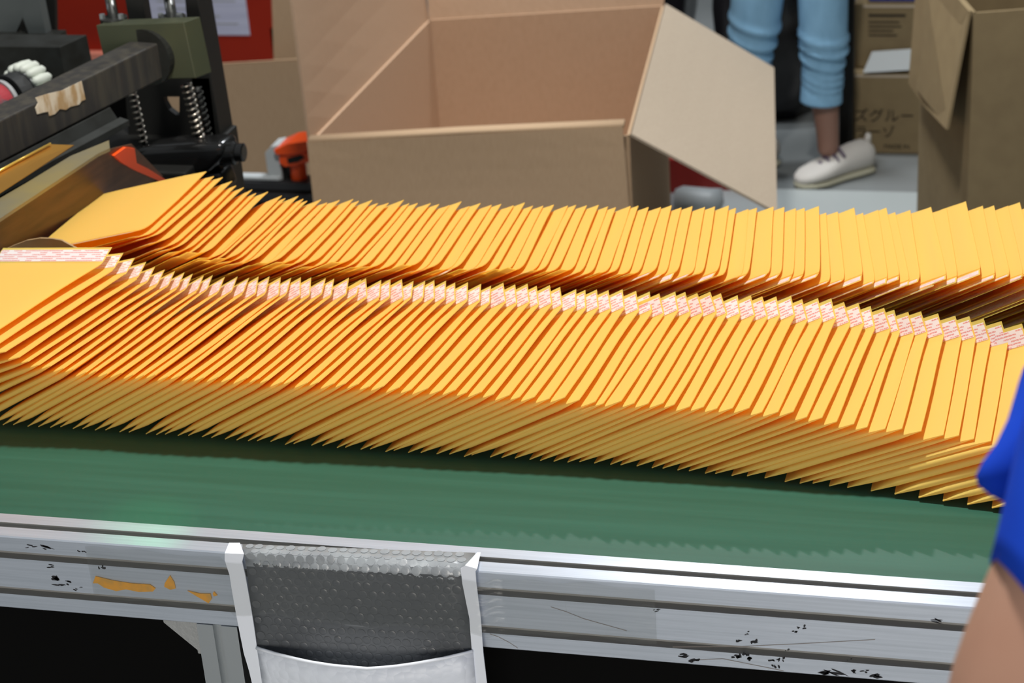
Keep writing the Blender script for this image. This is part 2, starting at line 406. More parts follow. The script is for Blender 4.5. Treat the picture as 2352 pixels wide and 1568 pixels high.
for i, (px, py, w, h, a) in enumerate([(135, 1340, .014, .002, -.05), (160, 1337, .010, .0022, 0), (178, 1352, .006, .0015, -.3), (1840, 1439, .005, .003, .2), (1828, 1452, .005, .0025, .6),
        (1716, 1453, .003, .0012, 0), (1735, 1473, .006, .004, .3), (1700, 1472, .005, .003, 0), (1708, 1503, .006, .004, 0), (1722, 1513, .006, .004, .4), (1780, 1515, .008, .003, .2),
        (1690, 1510, .008, .003, 0), (1795, 1514, .003, .005, 0), (1782, 1530, .003, .006, .5), (1965, 1541, .007, .0035, -.6), (1985, 1540, .006, .002, .2), (1575, 1505, .011, .004, -.1),
        (1595, 1517, .008, .003, 0), (1920, 1545, .022, .003, -.05), (1895, 1545, .014, .003, .2), (2150, 1427, .016, .002, -.1), (1510, 1402, .006, .0015, .2), (1810, 1490, .003, .001, 0), (1955, 1512, .003, .001, .2),
        (2010, 1550, .012, .005, .1), (70, 1255, .010, .0015, -.1), (110, 1258, .016, .0025, -.1), (190, 1264, .005, .002, -.4), (235, 1302, .006, .004, 0), (120, 1300, .010, .002, -.1), (130, 1325, .012, .006, 0)]):
    for k in range(3):
        rr = random.Random(i * 7 + k)
        mk.append((px + rr.uniform(-9, 9), py + rr.uniform(-4, 4), w * rr.uniform(.2, .5), h * rr.uniform(.3, .6), a + rr.uniform(-.4, .4), i))
V, F = [], []
for k, (px, py, w, h, a, i) in enumerate(mk):
    rnd = random.Random(k); c = at_y(px, py, -0.04); vv = []
    for j in range(8):
        t = 2 * PI * j / 8; q = rnd.uniform(.45, 1.15); dx, dz = math.cos(t) * w * q, math.sin(t) * h * q
        vv.append((c.x + dx * math.cos(a) - dz * math.sin(a), -0.0402, c.z + dx * math.sin(a) + dz * math.cos(a)))
    o = len(V); V += vv; F.append(tuple(range(o, o + 8)))
ms = part('dark_residue', V, F, M['mark'], conv, fix=False); ms['kind'] = 'stuff'
# thin brown scratches
V, F = [], []
for pts in [[(1125, 1455), (1145, 1462), (1170, 1475), (1190, 1488)], [(1265, 1393), (1300, 1404), (1340, 1420), (1440, 1448)], [(1298, 1381), (1300, 1395), (1302, 1405)], [(1545, 1485), (1700, 1484), (1830, 1478), (2010, 1468)], [(1600, 1515), (1660, 1512), (1800, 1540)]]:
    q = [at_y(x, y, -.04) for x, y in pts]
    for a, b in zip(q[:-1], q[1:]):
        o = len(V); w = .0003
        V += [(a.x, -.0402, a.z - w), (b.x, -.0402, b.z - w), (b.x, -.0402, b.z + w), (a.x, -.0402, a.z + w)]; F.append((o, o + 1, o + 2, o + 3))
sc_ = part('brown_scratches', V, F, M['dirt'], conv, fix=False); sc_['kind'] = 'stuff'

# ------------------------------------------------------------------ the mailers
EW, EL, FLAP = 0.155, 0.200, 0.028
def profile_path(s_list, curl, tilt):
    """centre line of a mailer along its length: flat, curling by `curl` over the last 35 mm, then the flap bending on to `tilt`"""
    ds = 0.0005; out = []; v = n = s = 0.0; it = iter(sorted(s_list)); nxt = next(it); res = {}
    while True:
        while nxt is not None and s >= nxt - 1e-9:
            res[nxt] = (v, n, ang(s, curl, tilt)); nxt = next(it, None)
        if nxt is None: break
        a = ang(s, curl, tilt); v += math.cos(a) * ds; n += math.sin(a) * ds; s += ds
    return res
def ang(s, curl, tilt):
    a = 0.0
    if curl and s > EL - .035: a = curl * min(1.0, (s - EL + .035) / .035)
    if s > EL: a = curl + (tilt - curl) * min(1.0, (s - EL) / .008)
    return a
US = [0, .003, .008, .014, .026, .05, .0775, .105, .129, .141, .147, .152, .155]
def pouch_mesh(tmax, curl, seed):
    rnd = random.Random(seed); ph = rnd.uniform(0, 6)
    VS = [0, .0006, .002, .006, .022, .05, .09, .13, .165, .172, .179, .186, .193, .2]
    path = profile_path(VS, curl, curl)
    def t(u, s):
        e = min(u, EW - u); a = 0 if e <= .005 else min(1, (e - .005) / .026)
        a = math.sin(a * PI / 2) ** .7
        b = .35 + .65 * math.sqrt(max(0, 1 - (1 - min(1, s / .006)) ** 2))
        c = min(1, max(0.25, (EL - s) / .05)) if curl == 0 else min(1, max(.3, (EL - s) / .045))
        return .0009 + (tmax - .0009) * a * b * c
    V, F = [], []
    nu, nv = len(US), len(VS)
    for side in (1, 0):
        for s in VS:
            v, n, a = path[s]
            for u in US:
                h = t(u, s); wv = .0006 * math.sin(ph + 30 * s + 14 * u)
                k = tmax * .5 + (h * .5 if side else -h * .5)
                V.append((u, v - math.sin(a) * (k), n + math.cos(a) * k + wv))
    o = nu * nv
    for j in range(nv - 1):
        for i in range(nu - 1):
            a = j * nu + i
            F.append((a, a + 1, a + nu + 1, a + nu)); F.append((o + a, o + a + nu, o + a + nu + 1, o + a + 1))
    for i in range(nu - 1):
        F.append((i, o + i, o + i + 1, i + 1)); b = (nv - 1) * nu + i; F.append((b, b + 1, o + b + 1, o + b))
    for j in range(nv - 1):
        a = j * nu; F.append((a, a + nu, o + a + nu, o + a)); a += nu - 1; F.append((a, o + a, o + a + nu, a + nu))
    me = new_mesh('pouch', V, F, M['kraft'], True)
    bm = bmesh.new(); bm.from_mesh(me); bmesh.ops.recalc_face_normals(bm, faces=bm.faces)
    for e in bm.edges:
        if len(e.link_faces) == 2 and e.calc_face_angle(0) > 0.9: e.smooth = False
    bm.to_mesh(me); bm.free()
    return me
def flap_meshes(curl, tilt, mid=.0026):
    SS = [EL, EL + .002, EL + .004, EL + .006, EL + .008, EL + .014, EL + .021, EL + FLAP]
    path = profile_path(SS, curl, tilt); uu = [0, .0775, EW]
    V, F = [], []
    for s in SS:
        v, n, a = path[s]
        for u in uu: V.append((u, v - math.sin(a) * mid, n + math.cos(a) * mid))
    nu, nv = 3, len(SS)
    for j in range(nv - 1):
        for i in range(nu - 1):
            a = j * nu + i; F.append((a, a + 1, a + nu + 1, a + nu))
    fm = new_mesh('flap', V, F, M['kraft'], True)
    # release liner lying on the flap
    S2 = [EL + .0065, EL + .008, EL + .0145, EL + .0243]
    path = profile_path(S2, curl, tilt); V, F = [], []
    for s in S2:
        v, n, a = path[s]
        for u in (.0015, EW - .0015): V.append((u, v - math.sin(a) * (mid + .0004), n + math.cos(a) * (mid + .0004)))
    for j in range(len(S2) - 1): F.append((2 * j, 2 * j + 1, 2 * j + 3, 2 * j + 2))
    sm = new_mesh('adhesive_strip', V, F, M['liner'], True)
    uv = sm.uv_layers.new(name='UVMap')
    for lp in sm.loops:
        s = S2[lp.vertex_index // 2]; uv.data[lp.index].uv = ((lp.vertex_index % 2), (s - S2[0]) / (S2[-1] - S2[0]))
    return fm, sm
POUCH = {(t, c, k): pouch_mesh(t, c, k + int(t * 1e5)) for t in (.0040, .0052, .0064, .0076) for c in (0.0, .28) for k in (0, 1)}
FLAPS = {}
def mailer(O, u, v, n, gap, curl, tilt, label, group, k):
    t = min((.0040, .0052, .0064, .0076), key=lambda q: abs(q - max(.003, gap * 1.04)))
    root = thing('padded_mailer', label, 'mailer', (0, 0, 0), group)
    root.matrix_world = Matrix(((u[0], v[0], n[0], O[0]), (u[1], v[1], n[1], O[1]), (u[2], v[2], n[2], O[2] + BT + .0004), (0, 0, 0, 1)))
    link('pouch', POUCH[(t, curl, k % 2)], root)
    key = (curl, round(math.degrees(tilt) / 4), t)
    if key not in FLAPS: FLAPS[key] = flap_meshes(curl, math.radians(key[1] * 4), t * .5)
    fm, sm = FLAPS[key]
    fo = link('flap', fm, root); so = link('adhesive_strip', sm, fo); so['label'] = 'white release strip with red print'
def axes(th, psi, flip):
    h = Vector((math.cos(psi), -math.sin(psi), 0)); v = Vector((math.sin(psi), math.cos(psi), 0))
    u = h * math.cos(th) + Vector((0, 0, math.sin(th)))
    if flip: u, v = -u, -v
    return u, v, u.cross(v)
NEAR_ROW="""-1.1324 0.1699 0.092 7.2 12 24;-1.117 0.1697 0.072 12.4 12 24;-1.1007 0.1696 0.0541 17.1 12.2 24;-1.0842 0.169 0.0404 20.9 12 24;-1.0719 0.1689 0.0286 23.3 12.1 24;-1.0584 0.1689 0.0201 25.6 12.4 24;-1.0433 0.1682 0.0134 27.7 12.1 24;-1.0291 0.1675 0.0083 29.2 11.6 24;-1.0168 0.1668 0.0042 30.2 11.2 24;-1.0031 0.1664 0.0012 30.9 11 24;-0.9912 0.166 0.0008 31.3 10.7 24;-0.9794 0.1669 0 31 11.4 24;-0.9635 0.1665 0.0003 31.4 11.1 24;-0.9514 0.1669 0.0001 31.4 11.6 24;-0.9387 0.1676 0 31.3 12.2 35;-0.9264 0.1675 0.0004 31.6 12.2 33;-0.9133 0.168 0 31.3 12.6 39;-0.9014 0.1668 0.0002 31.6 11.6 28;-0.8885 0.1677 0 31.4 12.4 44;-0.8761 0.1671 0 31.5 11.9 40;-0.8605 0.1659 0.0005 31.8 10.9 30;-0.8495 0.1656 0 31.3 10.6 34;-0.8312 0.165 0.0005 31.9 10.2 32;-0.8198 0.1648 0.0008 32 10.1 26;-0.8101 0.166 0 31.5 11.1 46;-0.7965 0.1657 0 31.5 10.8 37;-0.7848 0.1658 0.0002 31.7 11 40;-0.7702 0.1657 0.0002 31.7 11 46;-0.7594 0.1647 0 31.5 10 34;-0.7447 0.1637 0.0003 31.6 9.3 32;-0.7325 0.1638 0.0003 31.5 9.3 42;-0.7203 0.1634 0.0007 31.6 9 35;-0.7102 0.1635 0 30.6 9 39;-0.6954 0.1629 0.0004 31 8.6 36;-0.681 0.162 0.0003 30.8 7.8 31;-0.6709 0.162 0 29.9 7.8 31;-0.6527 0.162 0.0005 30.7 7.9 48;-0.6405 0.1616 0 30.3 7.6 45;-0.6262 0.1611 0.0008 30.6 7.2 45;-0.6165 0.1609 0 29.8 7 45;-0.6015 0.1606 0.0007 30.2 6.7 44;-0.5906 0.1604 0 29.6 6.6 45;-0.5758 0.1598 0.0002 29.5 6.1 34;-0.5664 0.1602 0 28.9 6.4 37;-0.552 0.1596 0.0001 29.1 6 39;-0.5386 0.1593 0 28.7 5.8 44;-0.5229 0.1588 0.0008 29.2 5.4 38;-0.5096 0.1593 0.0001 28.8 5.8 43;-0.4956 0.1587 0.0004 28.9 5.3 39;-0.4876 0.1605 0 28 6.8 57;-0.4692 0.1593 0.0006 29.1 5.9 44;-0.4577 0.1596 0.0003 29 6.2 57;-0.4442 0.1595 0 28.8 6.1 60;-0.4301 0.1591 0.0009 29.3 5.9 58;-0.4196 0.1592 0.0001 29 5.9 59;-0.406 0.1588 0 28.9 5.7 40;-0.3927 0.1594 0 28.8 6.2 50;-0.3806 0.1596 0 28.5 6.4 57;-0.3661 0.1588 0.0001 28.7 5.7 45;-0.3509 0.1583 0.0012 29.1 5.6 44;-0.3405 0.1585 0 27.8 6 55;-0.3251 0.1579 0.0008 28.6 6 46;-0.3111 0.1571 0.0014 28.6 5.7 48;-0.3002 0.1575 0.0002 27.6 6.4 59;-0.2866 0.1569 0.0007 27.3 6.2 57;-0.275 0.1557 0 26.4 5.6 49;-0.2603 0.1552 0 25.7 5.5 62;-0.2499 0.1538 0 24.8 4.7 54;-0.2345 0.1524 0 24.1 4.2 62;-0.2194 0.1508 0.0005 24.4 3.6 63;-0.203 0.1496 0.0003 23.9 3.3 58;-0.1847 0.1476 0 23.3 2.5 58;-0.171 0.1468 0.0002 23.4 2.5 61;-0.1586 0.1465 0 22.9 2.8 64;-0.1435 0.144 0 22.8 3.3 65;-0.1264 0.1414 0 22.9 4 66;-0.1049 0.1379 0 22.4 2 64;-0.0834 0.1344 0 21.9 2 64;-0.0619 0.1309 0 21.4 2 64;-0.0404 0.1274 0 20.9 2 64;-0.0189 0.1239 0 20.4 2 64;0.0026 0.1204 0 19.9 2 64;0.0241 0.1169 0 19.4 2 64"""
FAR_ROW="""-0.9541 0.6685 0.0893 13 0.5 18;-0.9435 0.665 0.0852 16 1 20;-0.9327 0.6673 0.0829 19 2.2 14;-0.9203 0.6651 0.0795 21.5 2 14;-0.9126 0.6587 0.0759 23.5 1.2 17;-0.9023 0.6577 0.0737 25 2.3 15;-0.8917 0.6576 0.0717 27.7 2.1 21;-0.8844 0.6521 0.0684 26.8 2.4 17;-0.8708 0.6569 0.0691 26.4 1.4 27;-0.8564 0.6502 0.0659 25.6 2.4 22;-0.8521 0.6527 0.0667 25.5 2.6 22;-0.8455 0.6475 0.0644 24.9 3.4 27;-0.8312 0.6536 0.0664 25 3 24;-0.8239 0.65 0.0646 24.6 3.3 21;-0.8173 0.6463 0.0628 24.3 2.5 21;-0.8015 0.651 0.0642 24.3 4.5 20;-0.7916 0.6455 0.0616 23.9 2.4 26;-0.7769 0.6502 0.063 24 3.7 25;-0.7614 0.6541 0.0641 24.1 2.7 23;-0.7527 0.6503 0.0625 23.9 2.3 25;-0.7371 0.6539 0.0637 24 2.4 18;-0.7286 0.6488 0.0615 23.7 2.4 24;-0.7151 0.6496 0.0616 23.7 2.8 14;-0.6984 0.6567 0.0643 24 2.3 28;-0.6899 0.6509 0.0618 23.6 3 21;-0.679 0.6508 0.0616 23.5 1.2 22;-0.6638 0.653 0.0622 23.6 1.9 24;-0.6526 0.6515 0.0615 23.5 1.2 21;-0.64 0.6508 0.061 23.4 1.8 20;-0.6264 0.657 0.0633 23.7 -0 27;-0.6153 0.6508 0.0606 23.4 0.6 21;-0.6025 0.6555 0.0624 23.6 0.6 16;-0.5888 0.6542 0.0616 23.5 -0.6 23;-0.5767 0.6549 0.0617 23.5 0.4 12;-0.5619 0.655 0.0615 23.5 -0.4 29;-0.5497 0.6604 0.0636 23.7 -0.2 20;-0.5387 0.6555 0.0614 23.5 -0.4 21;-0.526 0.6555 0.0612 23.5 -1.6 32;-0.5133 0.6576 0.0619 23.5 -1.7 31;-0.4972 0.6585 0.0619 23.5 -1.7 21;-0.4875 0.6599 0.0622 23.5 -1.5 23;-0.4743 0.6595 0.0616 23.4 -1.8 26;-0.4607 0.6619 0.0622 23.5 -2.8 29;-0.4496 0.6606 0.0613 23.3 -2.9 20;-0.4394 0.6587 0.0602 23.2 -3.2 21;-0.4231 0.6633 0.0616 23.3 -3.4 26;-0.4139 0.664 0.0616 23.3 -3.4 21;-0.4012 0.6622 0.0605 23.1 -3.6 24;-0.3871 0.6639 0.0607 23.1 -2.7 23;-0.3747 0.6669 0.0615 23.2 -4.2 14;-0.3632 0.665 0.0604 23.1 -4.3 15;-0.3503 0.6673 0.061 23.1 -4.1 6;-0.3361 0.6677 0.0607 23 -4.9 18;-0.3239 0.668 0.0604 23 -4.7 26;-0.3087 0.6718 0.0615 23.1 -4.6 13;-0.2997 0.6684 0.0598 22.8 -4.3 25;-0.2855 0.6682 0.0592 22.7 -5.6 23;-0.275 0.6689 0.0592 22.7 -4.5 18;-0.2571 0.6743 0.0608 22.9 -5.6 18;-0.2445 0.6739 0.0603 22.8 -5.6 18;-0.2314 0.6731 0.0599 22.7 -5.5 13;-0.2209 0.6729 0.0597 22.7 -5.9 16;-0.2055 0.6776 0.0615 22.8 -6 17;-0.1961 0.6674 0.0573 22.3 -6.8 20;-0.1829 0.6693 0.058 22.4 -7.3 21;-0.1654 0.6773 0.0612 22.7 -7.5 13;-0.1543 0.6686 0.0575 22.3 -8.3 21;-0.1382 0.6752 0.0601 22.7 -7.2 12;-0.1291 0.6783 0.0613 22.8 -8.1 15;-0.1183 0.6708 0.0582 22.5 -8.2 18;-0.1022 0.6762 0.0603 22.9 -6.4 16;-0.0898 0.6721 0.0585 22.8 -7.3 15;-0.0786 0.6798 0.0616 23.3 -7.6 17;-0.0612 0.6786 0.061 23.5 -5.8 13;-0.0405 0.6902 0.0654 24.2 -6.5 12;-0.0221 0.6857 0.0635 24.1 -5.4 14;-0.0097 0.6862 0.0637 24.3 -6.1 19;0.0056 0.6869 0.0638 24.4 -5.5 14;0.0188 0.6914 0.0655 24.7 -5.9 24;0.035 0.6889 0.0644 24.6 -5.8 15;0.0501 0.6908 0.0651 24.7 -5.1 -1;0.068 0.6875 0.0638 24.6 -4.3 12;0.0868 0.6921 0.0656 24.8 -3.5 22;0.1055 0.6901 0.0649 24.7 -2.3 14;0.1241 0.6921 0.0656 24.8 -3.6 12;0.1427 0.6902 0.0649 24.7 -2.2 10"""

def read(s): return [tuple(float(q) for q in l.split()) for l in s.split(';')]
rows_n, rows_f = read(NEAR_ROW), read(FAR_ROW)
for i, (x, y, z, th, ps, ph) in enumerate(rows_n):
    j = min(i + 1, len(rows_n) - 1); i0 = max(0, j - 1)
    gap = abs(rows_n[j][0] - rows_n[i0][0]) * math.sin(math.radians(max(th, 12)))
    u, v, n = axes(math.radians(th), math.radians(ps), False)
    lab = 'yellow padded mailer, ' + ordinal(i + 1) + ' from the left in the near row'
    if i == 0: lab = 'yellow padded mailer lying almost flat on top at the left end of the near row'
    mailer((x, y, z), u, v, n, gap, 0.0, math.radians(max(ph, 22)), lab, 'yellow padded mailers fanned in the near row', i)
for i, (x, y, z, th, ps, ph) in enumerate(rows_f):
    j = min(i + 1, len(rows_f) - 1); i0 = max(0, j - 1)
    gap = abs(rows_f[j][0] - rows_f[i0][0]) * math.sin(math.radians(max(th, 12)))
    u, v, n = axes(math.radians(th), math.radians(ps), True)
    lab = 'yellow padded mailer, ' + ordinal(i + 1) + ' from the left in the far row'
    if i == 0: lab = 'yellow padded mailer with its whole face showing at the left end of the far row'
    mailer((x, y, z), u, v, n, gap, .28, math.radians(ph), lab, 'yellow padded mailers fanned in the far row', i)

# ------------------------------------------------------------------ big open carton behind the belt
def carton_wall(name, a, b, c, d, t, parent, m=None, edge=True):
    """cardboard panel a-b-c-d (a, b on the fold), thickness t"""
    v, f = sheet([a, b, c, d], t); return part(name, v, f, m or M['card_in'], parent)
ZR = -.32
FL, FR, BL, BR = at_z(712, 325, ZR), at_z(1446, 312, ZR), at_z(985, 45, ZR), at_z(1525, 12, ZR)
down = lambda p, z=0.004: Vector((p.x, p.y, z))
bx = thing('open_carton', 'large brown open carton with flaps up and out standing behind the belt', 'carton', (0, 0, 0))
part('front_wall', *sheet([FL, FR, down(FR), down(FL)], .005), M['card'], bx)
part('right_wall', *sheet([FR, BR, down(BR), down(FR)], .005), M['card'], bx)
part('back_wall', *sheet([BR, BL, down(BL), down(BR)], .005), M['card_in'], bx)
part('left_wall', *sheet([BL, FL, down(FL), down(BL)], .005), M['card_in'], bx)
part('bottom_panel', *prism([down(FL), down(FR), down(BR), down(BL)], (0, 0, .006)), M['card_in'], bx)
def flap_part(name, a, b, c, d, m):
    """flap hinged on a-b with free edge d-c, subdivided with a slight bow, 5 mm thick"""
    a, b, c, d = map(Vector, (a, b, c, d)); nrm = (b - a).cross(d - a).normalized(); V, F = [], []; n = 6
    for off in (0, .005):
        for j in range(n + 1):
            for i in range(n + 1):
                p = a.lerp(b, i / n).lerp(d.lerp(c, i / n), j / n); bow = .006 * math.sin(PI * j / n) * math.sin(PI * i / n)
                V.append(p + nrm * (off + bow))
    o = (n + 1) ** 2
    for j in range(n):
        for i in range(n):
            q = j * (n + 1) + i; F += [(q, q + 1, q + n + 2, q + n + 1), (o + q, o + q + n + 1, o + q + n + 2, o + q + 1)]
    ring = list(range(n + 1)) + [(j + 1) * (n + 1) + n for j in range(n)] + [n * (n + 1) + i for i in range(n - 1, -1, -1)] + [j * (n + 1) for j in range(n - 1, 0, -1)]
    for k in range(len(ring)): F.append((ring[k], ring[(k + 1) % len(ring)], o + ring[(k + 1) % len(ring)], o + ring[k]))
    return part(name, V, F, m, bx)
fr1, fr0 = at_y(1430, 290, FR.y - .035), at_y(705, 327, FL.y - .035)
dn = Vector((.012, -.03, -.30))
flap_part('front_flap', fr0, fr1, at_y(1452, 560, FR.y - .06), at_y(730, 560, FL.y - .06), M['card'])
part('front_fold', *tube([fr0 + Vector((0, .017, 0)), fr0.lerp(fr1, .5) + Vector((0, .017, .002)), fr1 + Vector((0, .017, 0))], .0165, 10, squash=(.35, 1), up=(0, 0, 1)), M['card'], bx, smooth=True)
flap_part('right_flap', FR + Vector((.004, 0, .004)), BR + Vector((.004, 0, .004)), at_y(1778, 155, 2.80), at_y(1785, 487, 1.97), M['card_pale'])
flap_part('left_flap', BL, FL, at_y(666, -40, FL.y - .02), at_y(985, 45, BL.y) + Vector((-.02, 0, .36)), M['card_in'])
flap_part('back_flap', BR, BL, BL + Vector((-.01, .05, .36)), BR + Vector((.02, .05, .36)), M['card_in'])

# carton further left, behind the press
lc = thing('plain_carton', 'flattened plain brown carton standing on edge between the black press and the open carton', 'carton', (0, 0, 0))
Yc = 2.75
p0, p1 = at_y(360, 160, Yc), at_y(705, 139, Yc + .05)
d0, d1 = down(p0), down(p1)
part('front_wall', *prism([p0, p1, d1, d0], (0.02, .005, 0)), M['card'], lc)
bk = Vector((-.002, .022, 0))
part('right_wall', *prism([p1, p1 + bk, d1 + bk, d1], (-.005, 0, 0)), M['card'], lc)
part('left_wall', *prism([p0, p0 + bk, d0 + bk, d0], (.005, 0, 0)), M['card'], lc)
part('back_wall', *prism([p0 + bk, p1 + bk, d1 + bk, d0 + bk], (0, -.005, 0)), M['card'], lc)
q0, q1 = at_y(629, 146, Yc + .08), at_y(700, 140, Yc + .12)
part('flap', *prism([q0, q1, at_y(696, -60, Yc + .12), at_y(622, -60, Yc + .08)], (0, .005, 0)), M['card'], lc)

# right-hand carton with its flap hanging
rc = thing('side_carton', 'brown carton at the right edge with one flap hanging down its side', 'carton', (0, 0, 0))
A = at_y(2237, 30, 2.2); B = at_y(2118, -22, 2.62); B.z = A.z
along = Vector((.46, .13, 0))
C_, D_ = A + along, B + along
for nm, a, b in (('front_wall', A, C_), ('left_wall', B, A), ('back_wall', D_, B), ('right_wall', C_, D_)):
    part(nm, *sheet([a, b, down(b), down(a)], .005), M['card_dull'], rc)
hang = [A + Vector((-.004, 0, .004)), B + Vector((-.004, 0, .004)), at_y(2092, 190, 2.60), at_y(2125, 240, 2.48), at_y(2180, 297, 2.16)]
part('hanging_flap', *prism(hang, (-.005, -.002, 0)), M['card_dull'], rc)

# ------------------------------------------------------------------ stacked printed cartons at the back
def text(body, loc, size, parent, name='printed_text', rz=0.0, m=None):
    cu = bpy.data.curves.new(name, 'FONT'); cu.body = body; cu.size = size; cu.extrude = .0004
    o = bpy.data.objects.new(name, cu); COL.objects.link(o); cu.materials.append(m or M['ink'])
    dg = bpy.context.evaluated_depsgraph_get(); dg.update(); me = bpy.data.meshes.new_from_object(o.evaluated_get(dg)); bpy.data.objects.remove(o)
    o = link(name, me, parent); o.location = loc; o.rotation_euler = (PI / 2, 0, rz); return o
def solid_carton(x0, x1, y0, y1, z0, z1, label, m):
    t = thing('stacked_carton', label, 'carton', (0, 0, 0))
    part('shell', *box(x0, x1, y0, y1, z0, z1), m, t, bevel=.004, seg=1)
    part('tape_seam', *box(x0 + .02, x1 - .02, y0 - .0008, y0 + .0005, z1 - .012, z1 - .006), M['card_edge'], t)
    return t
YB = 3.30
def pz(px, py): return at_y(px, py, YB)
zc = pz(1960, 166).z
lowc = solid_carton(pz(1950, 250).x - .02, pz(1950, 250).x + .52, YB, YB + .35, 0.0, zc, 'lower stacked carton with lettering, on the floor behind the person', M['card_dull'])
for body, (px, py), s in [('ズグルー', (1960, 276), .038), ('ラーゾ', (1962, 312), .034)]:
    p = pz(px, py); text(body, (p.x, YB - .0012, p.z), s, lowc)
p = pz(2030, 340); text('MADE IN', (p.x, YB - .0012, p.z), .016, lowc)
z1 = pz(1960, 108).z; z2 = pz(1960, 14).z
midc = solid_carton(pz(1960, 100).x, pz(1960, 100).x + .5, YB + .03, YB + .37, zc + .001, z2, 'upper stacked carton with a printed label panel, below the blue tray', M['card_dull'])
for k, (px, py, w) in enumerate([(1995, 38, .09), (1995, 52, .075), (1995, 62, .08), (1995, 72, .06), (1995, 82, .07)]):
    p = at_y(px, py, YB + .03); part('print_line', *box(p.x, p.x + w, YB + .0285, YB + .0305, p.z, p.z + (.006 if k == 0 else .003)), M['ink'], midc)
p = at_y(1985, 150, YB + .03); q = at_y(2120, 108, YB + .03)
pp = part('loose_sheet', *sheet([(p.x, YB - .01, zc + .002), (q.x, YB - .01, zc + .012), (q.x, YB + .02, q.z), (p.x + .02, YB + .02, q.z - .01)], .002), M['light_grey'])
tag(pp, 'pale grey sheet lying between the two stacked cartons', 'sheet')
bt = part('blue_tray', *merge(box(midc.children[0].data.vertices[0].co.x, -.05, YB + .04, YB + .36, z2 + .001, z2 + .07), box(midc.children[0].data.vertices[0].co.x - .01, -.04, YB + .03, YB + .37, z2 + .06, z2 + .075)), M['blue_plastic'])
tag(bt, 'blue plastic tray on top of the stacked cartons', 'tray')
# black bin bags piled behind the person
def lumpy(name, c, r, seed, label, cat, m):
    bm = bmesh.new(); bmesh.ops.create_icosphere(bm, subdivisions=4, radius=1.0); rnd = random.Random(seed)
    ws = [(Vector((rnd.uniform(-1, 1), rnd.uniform(-1, 1), rnd.uniform(-1, 1))) * rnd.uniform(3, 8), rnd.uniform(0, 6), rnd.uniform(.02, .05)) for _ in range(9)]
    for v in bm.verts:
        k = 1 + sum(a * math.sin(w.dot(v.co) + p) for w, p, a in ws); p = v.co * k
        z = p.z * r[2]
        v.co = Vector((c[0] + p.x * r[0], c[1] + p.y * r[1], max(0.003, c[2] + z)))
    me = bpy.data.meshes.new(name); bm.to_mesh(me); bm.free(); me.materials.append(m)
    for f in me.polygons: f.use_smooth = True
    return tag(link(name, me), label, cat)
lumpy('bin_bag', (-.60, 3.62, .30), (.16, .18, .34), 3, 'full black plastic bag standing between the legs and the stacked cartons', 'bag', M['bag'])
lumpy('bin_bag', (-1.0, 3.68, .32), (.165, .2, .42), 5, 'second black plastic bag behind the raised flap of the open carton', 'bag', M['bag'])
tag(part('black_post', *box(at_y(1936, 90, 3.34).x - .0, at_y(1936, 90, 3.34).x + .035, 3.24, 3.28, .0, .75), M['black_plate'], bevel=.003), 'black upright post beside the right trouser leg', 'post')
# red appliance and grey drum glimpsed under the carton flap
rp = thing('red_cabinet', 'red machine cabinet low behind the open carton, under its right flap', 'cabinet', (0, 0, 0))
a, b = at_y(1543, 385, 3.0), at_y(1790, 500, 3.0)
part('shell', *box(a.x - .1, b.x - .03, 3.0, 3.03, 0.0, a.z + .02), M['red_panel'], rp)
dr = thing('grey_drum', 'shiny grey drum lying in front of the red cabinet', 'drum', (0, 0, 0))
c0, c1 = at_y(1548, 460, 2.9), at_y(1628, 466, 2.9)
vv, ff = tube([c0, c0 + Vector((.004, 0, 0)), c0 + Vector((.02, 0, 0)), c1, c1 + Vector((.03, 0, 0))], [.012, .028, .036, .036, .036], 24)
part('drum_body', vv, ff, M['light_grey'], dr, smooth=True)
part('drum_stand', *box(c0.x, c1.x + .03, 2.87, 2.93, 0, c0.z - .02), M['dark_steel'], dr)
# pale floor plates
pl = part('floor_plate', *box(-.72, .05, 2.72, 3.02, .0, .010), M['step'], bevel=.002)
tag(pl, 'pale flat metal plate on the floor in front of the white shoe', 'plate')

# ------------------------------------------------------------------ orange cabinet with a notice
cab = thing('orange_cabinet', 'orange-red machine cabinet with a paper notice at the upper left, behind the press', 'cabinet', (0, 0, 0))
YO = 3.4
a, b = at_y(92, 118, YO), at_y(634, 160, YO)
top = a.z + .75
part('left_door', *prism([(at_y(92, 0, YO).x, YO, a.z), (at_y(330, 118, YO).x, YO, a.z), (at_y(330, 118, YO).x, YO, top), (at_y(92, 0, YO).x, YO, top)], (0, .3, 0)), M['orange'], cab)
part('right_door', *prism([(at_y(332, 118, YO).x, YO - .01, 0), (b.x, YO - .01, 0), (b.x + .03, YO - .01, top), (at_y(332, 118, YO).x, YO - .01, top)], (0, .3, 0)), M['orange'], cab)
part('door_lip', *box(a.x - .02, at_y(330, 118, YO).x, YO - .03, YO, a.z - .016, a.z + .004), M['pink_edge'], cab)
part('plinth', *box(a.x - .02, at_y(330, 118, YO).x, YO + .04, YO + .3, 0, a.z - .017), M['black'], cab)
part('side_trim', *box(b.x + .001, b.x + .02, YO - .01, YO + .02, 0, b.z + .12), M['grey_paint'], cab)
n0, n1 = at_y(346, 85, YO - .02), at_y(572, 83, YO - .02)
nt_ = thing('notice', 'white printed notice fixed to the orange cabinet door', 'notice', (0, 0, 0))
part('sheet', *box(n0.x, n1.x, YO - .0125, YO - .011, n1.z, n1.z + .34), M['paper'], nt_)
for k in range(14):
    z = n1.z + .03 + k * .021
    part('print_line', *box(n0.x + .03, n1.x - .03 - .05 * (k % 3), YO - .0129, YO - .0127, z, z + .0035), M['roll_grey'], nt_)

